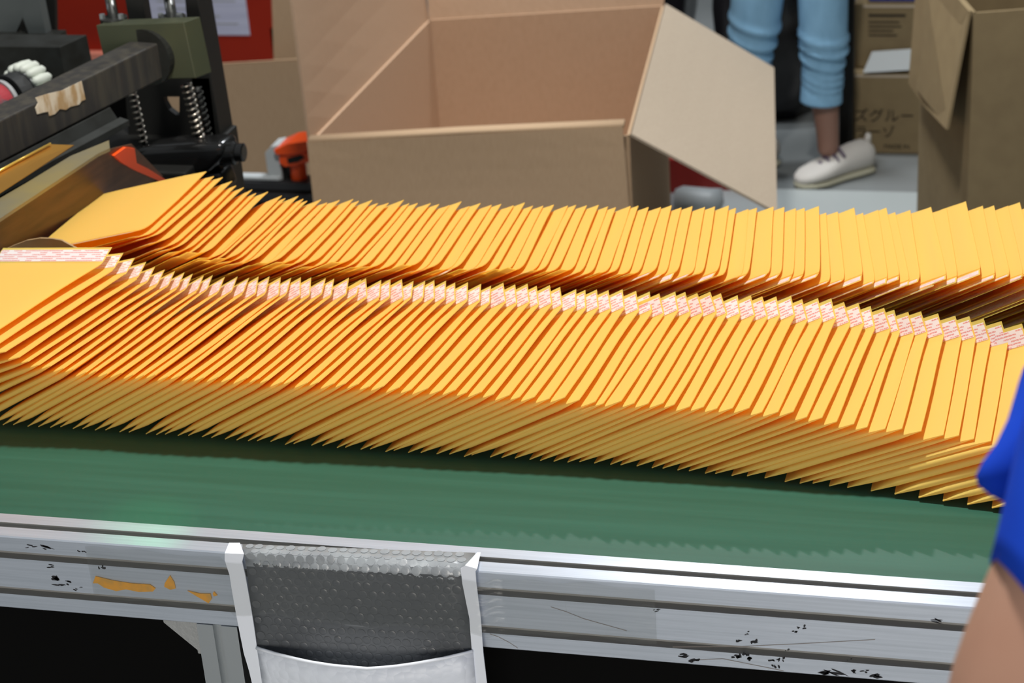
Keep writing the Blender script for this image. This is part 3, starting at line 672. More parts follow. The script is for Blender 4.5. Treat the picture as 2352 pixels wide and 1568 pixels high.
# ------------------------------------------------------------------ press at the left end of the belt
YP = .97
dirb = Vector((.226, .974, 0))
pr_ = thing('sealing_press', 'dark spring-loaded sealing press with olive block and thick steel bar at the left', 'press', (0, 0, 0))
def pp_(poly, y, vec, m, name, bevel=0.0, parent=pr_, label=None, smooth=False):
    v, f = prism([at_y(px, py, y) for px, py in poly], vec); o = part(name, v, f, m, parent, bevel=bevel, smooth=smooth)
    if label: o['label'] = label
    return o
part('base', *box(-1.75, -1.10, .92, 1.12, 0, ZT - .012), M['black_plate'], pr_, bevel=.003)
blk = pp_([(220, 58), (422, 51), (450, 180), (250, 184)], YP, Vector((.013, .027, .0)), M['olive'], 'clamp_block', .0012, label='olive green steel clamp block')
# square bar running forward from the block
e0 = Vector((-1.138, .945, ZT + .16)) + dirb * .03; e1 = e0 - dirb * .66
side = Vector((-.974, .226, 0)) * .046
part('cross_bar', *prism([e0, e0 + side, e0 + side + Vector((0, 0, -.05)), e0 + Vector((0, 0, -.05))], e1 - e0), M['worn_bar'], pr_, bevel=.002)['label'] = 'worn thick square steel bar'
cc = at_y(330, 170, YP) ; 
part('bar_collar', *cyl(e0 + side * .5 + Vector((0, 0, -.022)) - dirb * .012, e0 + side * .5 + Vector((0, 0, -.022)) + dirb * .02, .040, 32), M['dark_steel'], pr_, smooth=False)
ub = e0 - dirb * .13
part('under_bar', *prism([ub + Vector((.0, 0, -.052)), ub + side + Vector((0, 0, -.052)), ub + side + Vector((0, 0, -.075)), ub + Vector((.012, 0, -.075))], (e1 - ub)), M['dark_steel'], pr_, bevel=.001)
part('press_lip', *prism([ub + Vector((.012, 0, -.066)), ub + Vector((.024, 0, -.070)), ub + Vector((.024, 0, -.078)), ub + Vector((.012, 0, -.078))], (e1 - ub) * .9), M['dark_steel'], pr_)
# torn label on the bar
lbl = [(80, 224), (112, 214), (140, 208), (186, 186), (188, 196), (195, 228), (186, 232), (180, 240), (160, 245), (150, 252), (136, 250), (124, 262), (112, 266), (110, 256), (98, 258), (84, 262), (80, 248), (86, 236)]
nface = Vector((.974, -.226, 0))
def on_bar(px, py, off):
    d = Vector(_ray(px, py)); c = Vector(CAM); t = (e0 - c).dot(nface) / d.dot(nface); return c + d * t + nface * off
v, f = prism([on_bar(px, py, .0004) for px, py in lbl], nface * .0008)
part('torn_label', v, f, M['label_scrap'], pr_)['label'] = 'torn peeling cream label on the bar'
# chrome guide rods and flanges
for (x0, y0, x1, y1), yy in (((246, -90, 262, 46), YP + .03), ((384, -90, 396, 44), YP + .05)):
    b0 = at_y(x1, y1, yy); part('guide_rod', *cyl(b0, b0 + Vector((-.004, 0, .12)), .0075, 20), M['chrome'], pr_, smooth=True)
    part('rod_flange', *cyl(b0 + Vector((0, 0, -.008)), b0 + Vector((0, 0, .004)), .019, 28), M['dark_steel'], pr_)
    for s in (-1, 1):
        part('flange_bolt', *cyl(b0 + Vector((s * .014, -.006, .003)), b0 + Vector((s * .014, -.006, .010)), .0042, 6), M['alu_leg'], pr_)
# black back frame with a window
YK = YP + .10
pp_([(278, -60), (318, -60), (338, 60), (298, 62)], YK - .02, (0, .02, 0), M['black_plate'], 'back_plate')
pp_([(420, -60), (444, -60), (512, 345), (470, 345), (440, 190)], YK, (.0, .05, 0), M['black_plate'], 'right_upright', .001)
pp_([(285, 180), (376, 180), (376, 222), (379, 236), (388, 252), (404, 264), (412, 264), (412, 345), (298, 345)], YK, (0, .012, 0), M['black_plate'], 'rear_plate')
pp_([(376, 180), (480, 180), (500, 345), (412, 345), (412, 222), (376, 222)], YK, (0, .012, 0), M['black_plate'], 'rear_plate')
def helix(p0, p1, r, turns, wire, n=14):
    p0, p1 = Vector(p0), Vector(p1); ax = (p1 - p0); t = ax.normalized(); a = t.cross(Vector((0, 1, 0))).normalized(); b = t.cross(a)
    return tube([p0 + ax * (k / (turns * n)) + (a * math.cos(2 * PI * k / n) + b * math.sin(2 * PI * k / n)) * r for k in range(int(turns * n) + 1)], wire, 6)
for (x0, y0, x1, y1, r, tn, w, yy) in ((305, 212, 331, 332, .0055, 9, .0017, YP + .01), (428, 192, 462, 338, .0075, 11, .0020, YP + .02), (452, 200, 482, 338, .0070, 10, .0012, YP + .07)):
    a, b = at_y(x0, y0, yy), at_y(x1, y1, yy)
    part('spring', *helix(a, b, r, tn, w), M['spring'] if w > .0015 else M['dark_steel'], pr_, smooth=True)
    part('spring_pin', *cyl(a, b, r - .003, 12), M['black_plate'], pr_, smooth=True)
# glossy black foot casting
def rounded(poly, y, depth, m, name, rad, parent=pr_):
    o = pp_(poly, y, depth, m, name, 0.0, parent)
    bm = bmesh.new(); bm.from_mesh(o.data)
    bmesh.ops.bevel(bm, geom=list(bm.edges), offset=rad, segments=4, affect='EDGES', profile=.5, clamp_overlap=True)
    bm.to_mesh(o.data); bm.free()
    for p in o.data.polygons: p.use_smooth = True
    return o
rounded([(288, 352), (330, 340), (420, 334), (510, 330), (516, 362), (482, 398), (420, 418), (340, 418), (300, 392)], YP - .02, (0.004, .05, .0), M['black_gloss'], 'foot_casting', .010)
rounded([(330, 404), (505, 396), (520, 440), (330, 452)], YP - .01, (0.004, .04, 0), M['black_gloss'], 'foot_base', .006)
a, b = at_y(506, 352, YP), at_y(540, 350, YP)
part('foot_boss', *tube([a, b, b + Vector((.003, 0, 0))], [.017, .017, .014], 28), M['black_gloss'], pr_)
b2 = at_y(560, 350, YP)
part('hinge_bolt', *tube([b, b + (b2 - b) * .25, b + (b2 - b) * .3, b2, b2 + Vector((.001, 0, 0))], [.0105, .0105, .013, .013, .010], 24), M['black_gloss'], pr_)
# dark steel block and grey frame farther left
pp_([(-60, 106), (137, 108), (152, 178), (-60, 182)], 1.16, Vector((.022, .05, .004)), M['dark_steel'], 'rear_block', .001)
pp_([(58, -20), (86, -20), (110, 100), (74, 100), (52, 40)], 1.30, (0, .02, 0), M['grey_paint'], 'frame_strut')
pp_([(-60, -20), (58, -20), (52, 40), (26, 98), (-60, 98)], 1.31, (0, .01, 0), M['grey_paint'], 'frame_plate')
pp_([(-60, 90), (120, 90), (124, 112), (-60, 116)], 1.27, (0, .05, 0), M['dark_steel'], 'frame_shelf')
pp_([(20, -40), (125, -40), (128, 116), (15, 116)], 1.36, (0, .01, 0), M['black_plate'], 'frame_back')
# rollers: striped roll, rubber disc, scalloped nylon wheel on one shaft
c = at_y(6, 238, .90); ax = Vector((.40, .90, .0)).normalized()
ro = thing('feed_roller', 'roller shaft with red striped roll, black disc and white scalloped wheel at far left', 'roller', (0, 0, 0))
part('striped_roll', *cyl(c - ax * .06, c, .029, 36), M['roll_red'], ro, smooth=False)
part('roll_rim', *cyl(c, c + ax * .006, .0325, 36), M['roll_grey'], ro)
part('rubber_disc', *cyl(c + ax * .012, c + ax * .032, .0365, 36), M['rubber'], ro)
nb = 18; aa = ax.cross(Vector((0, 0, 1))).normalized(); bb = aa.cross(ax)
cw = c + ax * .050
for k in range(nb):
    w = 2 * PI * k / nb; q = cw + (aa * math.cos(w) + bb * math.sin(w)) * .039
    vv, ff = tube([q - ax * .016, q - ax * .012, q, q + ax * .012, q + ax * .016], [.003, .0065, .0078, .0065, .003], 10)
    part('nylon_lobe', vv, ff, M['nylon'], ro, smooth=True)
part('wheel_hub', *cyl(cw - ax * .014, cw + ax * .014, .036, 30), M['roll_grey'], ro)
part('roller_shaft', *cyl(c - ax * .08, c + ax * .16, .008, 16), M['chrome'], ro)

# gold foil, brass plate and chute in front of the bar
gf = part('gold_sheet', *sheet([at_z(-30, 412, .128), at_z(116, 331, .128), at_z(170, 333, .122), at_z(-30, 462, .122)], .001), M['gold_foil'])
part('bright_fold', *tube([at_z(-30, 408, .130), at_z(40, 370, .130), at_z(116, 330, .130)], .0016, 8), M['gold_bright'], gf, smooth=True)
tag(gf, 'gold coloured foil sheet tucked under the steel bar', 'foil sheet')
chute = thing('mailer_chute', 'brown-reflecting steel chute sloping from the press down to the far row', 'chute', (0, 0, 0))
def at_plane(px, py, p0, n):
    d = Vector(_ray(px, py)); c = Vector(CAM); return c + d * ((p0 - c).dot(n) / d.dot(n))
part('brass_edge', *prism([at_z(px, py, .115) for px, py in [(-40, 478), (60, 420), (162, 358), (250, 322), (252, 340), (226, 352), (-40, 528)]], (0, 0, -.004)), M['brass'], chute)
U0, U1, U2 = at_z(-40, 529, .111), at_z(252, 341, .111), at_z(90, 578, .036)
pn = (U1 - U0).cross(U2 - U0).normalized()
part('slide_plate', *prism([at_plane(px, py, U0, pn) for px, py in [(-40, 529), (252, 341), (300, 330), (372, 404), (240, 470), (90, 578), (-40, 640)]], pn * (-.002 if pn.z > 0 else .002)), M['chute'], chute)
part('orange_guard', *prism([at_plane(px, py, U0, pn) for px, py in [(253, 355), (280, 336), (300, 338), (305, 372), (330, 384), (374, 411), (362, 415), (300, 388), (272, 372)]], pn * (.006 if pn.dot(Vector(_f)) < 0 else -.006)), M['orange_plastic'], chute)
gd = part('guide_plate', *prism([at_y(px, py, .425) for px, py in [(-60, 612), (0, 578), (30, 564), (62, 552), (92, 547), (118, 548), (141, 552), (180, 573), (228, 598), (232, 640), (-60, 700)]], (.0, .0028, 0)), M['guide'])
tag(gd, 'brown-reflecting steel guide plate with a curved top edge between the two mailer rows', 'guide')

# ------------------------------------------------------------------ tape dispenser on a dark rail table
YT = 2.12
tb = thing('rail_table', 'low dark slotted rail bench holding the orange tape dispenser', 'bench', (0, 0, 0))
t0, t1 = at_y(500, 416, YT), at_y(735, 415, YT)
for k, (dy, dz, h) in enumerate(((0, 0, .018), (-.01, -.022, .020), (-.014, -.048, .018))):
    part('rail', *box(t0.x - .3, t1.x + .02, YT + dy, YT + .05, t0.z + dz - h, t0.z + dz), M['dark_rail'], tb, bevel=.002)
for x in (t0.x - .25, t1.x - .03):
    part('leg', *box(x, x + .04, YT - .005, YT + .02, 0, t0.z - .06), M['dark_rail'], tb); part('leg', *box(x, x + .04, YT + .03, YT + .05, 0, t0.z - .06), M['dark_rail'], tb)
wp = part('white_plate', *box(at_y(512, 410, YT).x, at_y(640, 410, YT).x, YT + .005, YT + .03, t0.z + .001, t0.z + .010), M['light_grey'], bevel=.003)
tag(wp, 'pale plastic block lying on the dark bench left of the tape dispenser', 'block')
td = thing('tape_dispenser', 'orange tape dispenser with a grey frame beside the open carton', 'tape dispenser', (0, 0, 0))
def tdp(poly, dy, vec, m, name, bev=.0015):
    v, f = prism([at_y(px, py, YT + dy) for px, py in poly], vec); return part(name, v, f, m, td, bevel=bev)
tdp([(608, 352), (622, 336), (640, 333), (648, 414), (617, 414)], .012, (.0, .05, 0), M['light_grey'], 'grey_frame')
tdp([(628, 345), (660, 330), (705, 324), (712, 345), (690, 352), (660, 356), (634, 356)], 0, (0, .07, 0), M['orange_plastic'], 'tape_guard')
tdp([(640, 357), (660, 352), (705, 350), (712, 372), (680, 380), (655, 384), (642, 376)], .005, (0, .06, 0), M['orange_plastic'], 'roller_cover')
tdp([(659, 364), (690, 356), (700, 362), (684, 372), (662, 376)], .003, (0, .004, 0), M['black_plate'], 'cutter', .0005)
vv, ff = cyl(at_y(688, 414, YT + .03), at_y(684, 372, YT + .03), .017, 24); part('handle', vv, ff, M['orange_plastic'], td)
tdp([(645, 384), (660, 384), (662, 414), (648, 414)], .02, (0, .02, 0), M['black_plate'], 'grip')

# ------------------------------------------------------------------ white bubble mailer hung on the front rail as a pocket
pk = thing('hanging_pocket', 'white poly bubble mailer taped over the front rail as an open pocket', 'pocket', (0, 0, 0))
def pkp(px, py, y): return at_y(px, py, y)
# back wall lining, folded over the rail top: rows (px_left, px_right, py_left, py_right, y)
rowsP = [((556, 1249), (1092, 1269), -.016, .0025), ((560, 1272), (1078, 1296), -.030, .0032), ((563, 1286), (1068, 1306), -.0425, .0012), ((566, 1300), (1066, 1322), -.0445, 0), ((572, 1360), (1072, 1386), -.0455, 0), ((580, 1430), (1080, 1452), -.0455, 0), ((588, 1500), (1084, 1524), -.046, 0), ((592, 1620), (1090, 1640), -.046, 0)]
V, F = [], []; nx = 12
GR = []
for (l, r_, y, lift) in rowsP:
    if y > -.035: a, b = at_z(l[0], l[1], .002 + lift * .3), at_z(r_[0], r_[1], .002 + lift * .3)
    else: a, b = at_y(l[0], l[1], y), at_y(r_[0], r_[1], y)
    GR.append((a, b))
for a, b in GR:
    for i in range(nx + 1): V.append(a.lerp(b, i / nx))
for j in range(len(GR) - 1):
    for i in range(nx): q = j * (nx + 1) + i; F.append((q, q + 1, q + nx + 2, q + nx + 1))
lining = part('bubble_lining', V, F, M['grey_poly'], pk, smooth=True)
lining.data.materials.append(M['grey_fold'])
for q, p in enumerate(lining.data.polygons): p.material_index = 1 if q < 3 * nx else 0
sol = lining.modifiers.new('thick', 'SOLIDIFY'); sol.thickness = .0008
# bubbles: small domes over the lining
V, F = [], []
def grid_pt(t, s):
    k = t * (len(GR) - 1); j = min(int(k), len(GR) - 2); f_ = k - j
    a = GR[j][0].lerp(GR[j + 1][0], f_); b = GR[j][1].lerp(GR[j + 1][1], f_); return a.lerp(b, s)
Lr = [0.0]
for j in range(len(GR) - 1): Lr.append(Lr[-1] + (GR[j + 1][0] - GR[j][0]).length)
def along_len(d):
    for j in range(len(GR) - 1):
        if d <= Lr[j + 1]: return j + (d - Lr[j]) / max(1e-6, Lr[j + 1] - Lr[j])
    return len(GR) - 1
pitch = .0098; d = .004; rw = 0
Wd = (GR[0][1] - GR[0][0]).length
while d < Lr[-1] - .03:
    k = along_len(d); s = .03 + (.5 * pitch / Wd if rw % 2 else 0)
    while s < .972:
        p = grid_pt(k / (len(GR) - 1), s); ds = grid_pt(k / (len(GR) - 1), min(1, s + .01)) - p; dt = grid_pt(min(1, k / (len(GR) - 1) + .01), s) - p
        ex = ds.normalized(); nn = ds.cross(dt).normalized()
        if nn.y > 0 and abs(nn.y) > .3 or nn.z < -.3: nn = -nn
        if nn.dot(Vector((0, -1, .4))) < 0: nn = -nn
        ey = nn.cross(ex); o = len(V); R = .0044
        rnd = random.Random(int(d * 1e5) + int(s * 1e4)); hh = (.0001 if k < 1.6 else .0004) * rnd.uniform(.2, 1.3); R = .0044 * rnd.uniform(.8, 1.02); p = p + ex * rnd.uniform(-.0008, .0008) + ey * rnd.uniform(-.0008, .0008)
        for ring, (rr, h) in enumerate(((1, 0), (.86, .55), (.5, .92))):
            for q in range(10):
                w = 2 * PI * q / 10; V.append(p + (ex * math.cos(w) + ey * math.sin(w)) * R * rr + nn * (hh * h + .0003))
        V.append(p + nn * (hh + .0003))
        for ring in range(2):
            for q in range(10): F.append((o + ring * 10 + q, o + ring * 10 + (q + 1) % 10, o + ring * 10 + 10 + (q + 1) % 10, o + ring * 10 + 10 + q))
        for q in range(10): F.append((o + 20 + q, o + 20 + (q + 1) % 10, o + 30))
        s += pitch / Wd
    d += pitch * .866; rw += 1
bo = part('bubbles', V, F, M['bubble'], pk, smooth=True, fix=False); bo['kind'] = 'stuff'
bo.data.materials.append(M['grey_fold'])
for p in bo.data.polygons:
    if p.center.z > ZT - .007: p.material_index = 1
def strip(left, right, name, y0):
    V, F = [], []
    for (l, r_) in zip(left, right):
        y = y0 if l[1] > 1278 else None
        for (px, py) in (l, r_):
            p = at_y(px, py, y0) if l[1] > 1284 else at_z(px, py, .0045)
            V.append(p)
    for j in range(len(left) - 1): F.append((2 * j, 2 * j + 1, 2 * j + 3, 2 * j + 2))
    o = part(name, V, F, M['white_poly'], pk); s = o.modifiers.new('thick', 'SOLIDIFY'); s.thickness = .0012; return o
strip([(526, 1246), (516, 1270), (516, 1286), (527, 1320), (535, 1370), (546, 1430), (560, 1500), (572, 1540), (586, 1600)], [(551, 1246), (560, 1272), (556, 1290), (563, 1320), (572, 1370), (582, 1430), (590, 1486), (604, 1530), (625, 1600)], 'side_weld', -.0475)
strip([(1096, 1268), (1068, 1298), (1058, 1306), (1062, 1340), (1078, 1420), (1084, 1500), (1086, 1600)], [(1104, 1268), (1096, 1306), (1092, 1312), (1094, 1340), (1104, 1420), (1110, 1500), (1122, 1600)], 'side_weld', -.0475)
# front wall hanging open, its top edge bowed outward
V, F = [], []; n = 16; m_ = 7
edge = [(590, 1488), (640, 1503), (700, 1518), (760, 1528), (850, 1536), (930, 1528), (1010, 1514), (1086, 1496)]
def edge_at(s):
    k = s * (len(edge) - 1); j = min(int(k), len(edge) - 2); f_ = k - j
    return edge[j][0] * (1 - f_) + edge[j + 1][0] * f_, edge[j][1] * (1 - f_) + edge[j + 1][1] * f_
for j in range(m_ + 1):
    for i in range(n + 1):
        s = i / n; px, py = edge_at(s); bow = .022 * math.sin(PI * s)
        p = at_y(px, py, -.049 - bow)
        V.append((p.x + .0 * j, p.y + bow * .5 * (j / m_), p.z - .022 * j))
for j in range(m_):
    for i in range(n): q = j * (n + 1) + i; F.append((q, q + 1, q + n + 2, q + n + 1))
fw = part('front_wall', V, F, M['white_bubble'], pk, smooth=True); s = fw.modifiers.new('thick', 'SOLIDIFY'); s.thickness = .0012
top_edge = [Vector(V[i]) + Vector((0, -.0006, .0006)) for i in range(n + 1)]
part('lip', *tube(top_edge, .0016, 8), M['white_poly'], pk, smooth=True)
# clear packing tape across rail and pocket
V, F = [], []; n = 60
for i in range(n + 1):
    s = i / n; x = -.805 + .53 * s; w = .002 * math.sin(23 * s) + .0015 * math.sin(57 * s + 1)
    inp = -.672 < x < -.425
    off = -.0495 if inp else -.0418
    V += [(x, off + .0006 * math.sin(80 * s), ZT - .004 + w * .5), (x, off - .0004 - .0005 * math.sin(61 * s), ZT - .022 + w), (x, off + .0004 * math.sin(97 * s), ZT - .044 + w), (x, off, ZT - .060 + w * 1.2)]
for i in range(n):
    for k in range(3): F.append((4 * i + k, 4 * i + k + 1, 4 * i + 5 + k, 4 * i + 4 + k))
tp = part('clear_tape', V, F, M['tape'], None, smooth=True, fix=False)
tag(tp, 'wrinkled strip of clear packing tape holding the pocket to the rail', 'tape')

# ------------------------------------------------------------------ people
def skin_body(name, joints, edges, m, parent, sub=2):
    """one continuous surface grown around a joint skeleton: joints = {key: (pos, rx, ry)}"""
    keys = list(joints); me = bpy.data.meshes.new(name)
    me.from_pydata([tuple(joints[k][0]) for k in keys], [(keys.index(a), keys.index(b)) for a, b in edges], [])
    o = bpy.data.objects.new(name, me); COL.objects.link(o)
    sk = o.modifiers.new('skin', 'SKIN'); sk.use_smooth_shade = True
    ss = o.modifiers.new('sub', 'SUBSURF'); ss.levels = sub; ss.render_levels = sub
    lay = me.skin_vertices[0].data if me.skin_vertices else None
    if lay is None:
        bpy.context.view_layer.objects.active = o
        lay = me.skin_vertices.new().data
    for i, k in enumerate(keys):
        lay[i].radius = (joints[k][1], joints[k][2]); lay[i].use_root = (i == 0)
    dg = bpy.context.evaluated_depsgraph_get(); dg.update()
    nm = bpy.data.meshes.new_from_object(o.evaluated_get(dg)); nm.name = name
    bpy.data.objects.remove(o)
    nm.materials.clear(); nm.materials.append(m)
    for p in nm.polygons: p.use_smooth = True
    q = link(name, nm); q.parent = parent; return q

def shoe(c_toe, c_heel, parent):
    """low white trainer: upper, sole and laces"""
    t, h = Vector(c_toe), Vector(c_heel); ax = (t - h); Ls = ax.length; ax.normalize(); sd = Vector((0, 0, 1)).cross(ax)
    def ring(s, w, z0, z1, n=14, pw=2.6):
        c = h + ax * (Ls * s); out = []
        for k in range(n):
            a = 2 * PI * k / n; ca, sa = math.cos(a), math.sin(a)
            x = w * (abs(ca) ** (2 / pw)) * (1 if ca >= 0 else -1); z = (z0 + z1) / 2 + (z1 - z0) / 2 * (abs(sa) ** (2 / pw)) * (1 if sa >= 0 else -1)
            out.append(c + sd * x + Vector((0, 0, z)))
        return out
    spec = [(-.01, .012, .03, .055), (.02, .028, .016, .075), (.10, .033, .014, .085), (.25, .034, .014, .082), (.40, .034, .014, .074), (.55, .038, .014, .064), (.72, .043, .014, .052), (.87, .038, .014, .044), (.97, .024, .014, .036), (1.01, .008, .018, .028)]
    def loft(sp, m, nm, n=14):
        V, F = [], []
        for q in sp: V += ring(*q)
        for j in range(len(sp) - 1):
            for k in range(n): F.append((j * n + k, j * n + (k + 1) % n, (j + 1) * n + (k + 1) % n, (j + 1) * n + k))
        F += [tuple(range(n - 1, -1, -1)), tuple((len(sp) - 1) * n + k for k in range(n))]
        return part(nm, V, F, m, parent, smooth=True)
    u = loft(spec, M['shoe'], 'shoe')
    so = loft([(s, w + .002, .001, .018) for s, w, a, b in spec], M['sole'], 'sole'); so.parent = u
    for k in range(4):
        s = .45 + .08 * k; z = .079 - .03 * k * .30; c = h + ax * (Ls * s) + Vector((0, 0, z))
        l = part('lace', *tube([c - sd * .030 + Vector((0, 0, -.014)), c + Vector((0, 0, .003)), c + sd * .030 + Vector((0, 0, -.014))], .004, 6), M['lace'], u, smooth=True)
    l = part('heel_tab', *tube([h + ax * .01 + Vector((0, 0, .078)), h + ax * .006 + Vector((0, 0, .098))], [.010, .006], 8), M['shoe'], u, smooth=True)
    return u
def wrinkled_leg(path, radii, folds, m, name, parent, seg=28, sub=10):
    """trouser leg: swept tube with slanting folds"""
    P = [Vector(p) for p in path]; pts, rad = [], []
    for i in range(len(P) - 1):
        for k in range(sub):
            t = k / sub; pts.append(P[i].lerp(P[i + 1], t)); rad.append(radii[i] * (1 - t) + radii[i + 1] * t)
    pts.append(P[-1]); rad.append(radii[-1])
    V, F = tube(pts, rad, seg, caps=False, up=(1, 0, 0)); n = len(pts)
    for i in range(n):
        c = pts[i]
        for k in range(seg):
            v = Vector(V[i * seg + k]); w = 2 * PI * k / seg; d_ = (v - c); z = c.z + .010 * math.cos(w) + .012 * math.sin(w)
            amp = 0.0
            for (z0, a, wd) in folds: amp += 1.5 * a * (math.exp(-((z - z0) / (wd * .8)) ** 2) - .5 * math.exp(-((z - z0 + wd * 1.3) / (wd * .7)) ** 2))
            V[i * seg + k] = c + d_ * (1 + amp)
    for i in range(n - 1):
        pass
    o = part(name, V, F, m, parent, smooth=True); s = o.modifiers.new('thick', 'SOLIDIFY'); s.thickness = .003; s.offset = -1
    return o

# person standing behind the cartons: only the lower legs are in view
pb = thing('person', 'person in cropped pale blue jeans and white trainers standing behind the open carton', 'person', (0, 0, 0))
YL = 3.12
def lp(px, py): return at_y(px, py, YL)
kr, cr, ar = lp(1890, 0), lp(1886, 220), lp(1902, 375)
kl, cl = lp(1742, 0), lp(1728, 220)
hip_r = Vector((kr.x + .005, YL + .02, .86)); hip_l = Vector((kl.x - .03 + .05, YL + .03, .86))
al = Vector((cl.x - .01, YL + .02, .085))
top = (hip_r + hip_l) / 2
joints = {'pelvis': (top + Vector((0, 0, .06)), .12, .10), 'spine': (top + Vector((0, .0, .28)), .11, .085), 'chest': (top + Vector((0, 0, .44)), .13, .09), 'neck': (top + Vector((0, 0, .58)), .045, .045), 'head0': (top + Vector((0, -.01, .68)), .07, .08), 'head1': (top + Vector((0, -.01, .76)), .065, .075),
          'hr': (hip_r, .075, .075), 'kr': (kr + Vector((0, 0, 0)), .05, .05), 'cr': (Vector((cr.x + .006, YL, cr.z + .03)), .040, .040), 'ar': (Vector((ar.x, YL, .10)), .026, .028), 'fr': (Vector((ar.x, YL, .055)), .028, .030),
          'hl': (hip_l, .075, .075), 'kl': (kl, .05, .05), 'cl': (Vector((cl.x, YL, cl.z + .03)), .040, .040), 'al': (al, .027, .029), 'fl': (al + Vector((0, 0, -.03)), .028, .030),
          'sr': (top + Vector((.17, 0, .50)), .05, .05), 'er': (top + Vector((.23, -.02, .24)), .036, .036), 'wr': (top + Vector((.20, -.14, .06)), .025, .025), 'mr': (top + Vector((.18, -.22, .02)), .03, .018),
          'sl': (top + Vector((-.17, 0, .50)), .05, .05), 'el': (top + Vector((-.23, -.02, .24)), .036, .036), 'wl': (top + Vector((-.20, -.14, .06)), .025, .025), 'ml': (top + Vector((-.18, -.22, .02)), .03, .018)}
E_ = [('pelvis', 'spine'), ('spine', 'chest'), ('chest', 'neck'), ('neck', 'head0'), ('head0', 'head1'), ('pelvis', 'hr'), ('hr', 'kr'), ('kr', 'cr'), ('cr', 'ar'), ('ar', 'fr'), ('pelvis', 'hl'), ('hl', 'kl'), ('kl', 'cl'), ('cl', 'al'), ('al', 'fl'), ('chest', 'sr'), ('sr', 'er'), ('er', 'wr'), ('wr', 'mr'), ('chest', 'sl'), ('sl', 'el'), ('el', 'wl'), ('wl', 'ml')]
skin_body('body', joints, E_, M['skin_leg'], pb)
fo_r = [(.425, .0, .02), (.365, .075, .010), (.338, .07, .009), (.305, .085, .010), (.283, .06, .007), (.268, .07, .007), (.252, .055, .006)]
wrinkled_leg([hip_r + Vector((0, 0, .02)), Vector((kr.x, YL, kr.z + .03)), Vector((lp(1892, 110).x, YL, lp(1892, 110).z)), Vector((lp(1890, 150).x, YL, lp(1890, 150).z)), Vector((cr.x, YL, lp(1886, 232).z))], [.09, .060, .056, .0475, .051], fo_r, M['jeans'], 'trouser_leg', pb, sub=16)
wrinkled_leg([hip_l + Vector((0, 0, .02)), Vector((kl.x, YL, kl.z + .03)), Vector((lp(1733, 60).x, YL, lp(1733, 60).z)), Vector((lp(1722, 130).x, YL, lp(1722, 130).z)), Vector((cl.x - .01, YL, lp(1728, 232).z))], [.09, .064, .060, .051, .052], [(.40, .06, .012), (.36, .075, .010), (.325, .08, .010), (.30, .06, .008), (.28, .06, .007)], M['jeans'], 'trouser_leg', pb, sub=16)
part('trouser_seat', *tube([top + Vector((0, 0, -.02)), top + Vector((0, 0, .05)), top + Vector((0, 0, .17))], [.10, .135, .125], 24, squash=(1.25, .9), up=(1, 0, 0)), M['jeans'], pb, smooth=True)
part('shirt', *tube([top + Vector((0, 0, .12)), top + Vector((0, 0, .30)), top + Vector((0, 0, .46)), top + Vector((0, 0, .56))], [.13, .125, .145, .07], 24, squash=(1.25, .85), up=(1, 0, 0)), M['dark_shirt'], pb, smooth=True)
part('hair', *tube([top + Vector((0, .0, .72)), top + Vector((0, .012, .78)), top + Vector((0, .012, .84)), top + Vector((0, .01, .875))], [.085, .095, .075, .02], 20), M['hair'], pb, smooth=True)
shoe((lp(1848, 415).x - .01, YL - .075, 0), (lp(1848, 415).x + .155, YL + .065, 0), pb)
shoe((al.x - .06, YL - .10, 0), (al.x + .045, YL + .10, 0), pb)

# operator close to the camera at the right edge: blue sleeve and forearm
op = thing('operator', 'person in a blue T-shirt at the right edge, arm hanging beside the belt', 'person', (0, 0, 0))
sh, el_, wr = at_d(2900, 330, .86), at_d(2392, 1660, .86), at_d(2330, 2500, .90)
mid = sh.lerp(el_, .55)
tc_ = Vector((sh.x + .15, sh.y + .17, 0))
hipz = .92; flr = .0
hand = wr + (wr - el_).normalized() * .09
J = {'pelvis': (Vector((tc_.x + .04, tc_.y, hipz)), .14, .11), 'waist': (Vector((tc_.x + .03, tc_.y, 1.12)), .12, .10), 'chest': (Vector((tc_.x, tc_.y, sh.z - .06)), .15, .10), 'neck': (Vector((tc_.x - .01, tc_.y, sh.z + .07)), .05, .05), 'head0': (Vector((tc_.x - .03, tc_.y, sh.z + .17)), .075, .08), 'head1': (Vector((tc_.x - .03, tc_.y, sh.z + .26)), .07, .08),
     'sh': (sh, .055, .055), 'mid': (mid, .048, .048), 'pre': (mid.lerp(el_, .55), .047, .045), 'el': (el_, .053, .046), 'fa': (el_.lerp(wr, .3), .043, .040), 'wr': (wr, .027, .023), 'pm': (wr + (hand - wr) * .7, .036, .016),
     'sf': (Vector((tc_.x, tc_.y + .18, sh.z)), .055, .055), 'ef': (Vector((tc_.x - .02, tc_.y + .22, sh.z - .28)), .04, .04), 'wf': (Vector((tc_.x - .10, tc_.y + .28, sh.z - .46)), .026, .024), 'mf': (Vector((tc_.x - .14, tc_.y + .32, sh.z - .53)), .034, .018),
     'h1': (Vector((tc_.x + .04, tc_.y - .09, hipz - .08)), .085, .085), 'k1': (Vector((tc_.x + .03, tc_.y - .10, .48)), .055, .055), 'a1': (Vector((tc_.x + .06, tc_.y - .10, .09)), .035, .035), 'f1': (Vector((tc_.x - .06, tc_.y - .10, .035)), .035, .03),
     'h2': (Vector((tc_.x + .04, tc_.y + .09, hipz - .08)), .085, .085), 'k2': (Vector((tc_.x + .03, tc_.y + .10, .48)), .055, .055), 'a2': (Vector((tc_.x + .06, tc_.y + .10, .09)), .035, .035), 'f2': (Vector((tc_.x - .06, tc_.y + .10, .035)), .035, .03)}
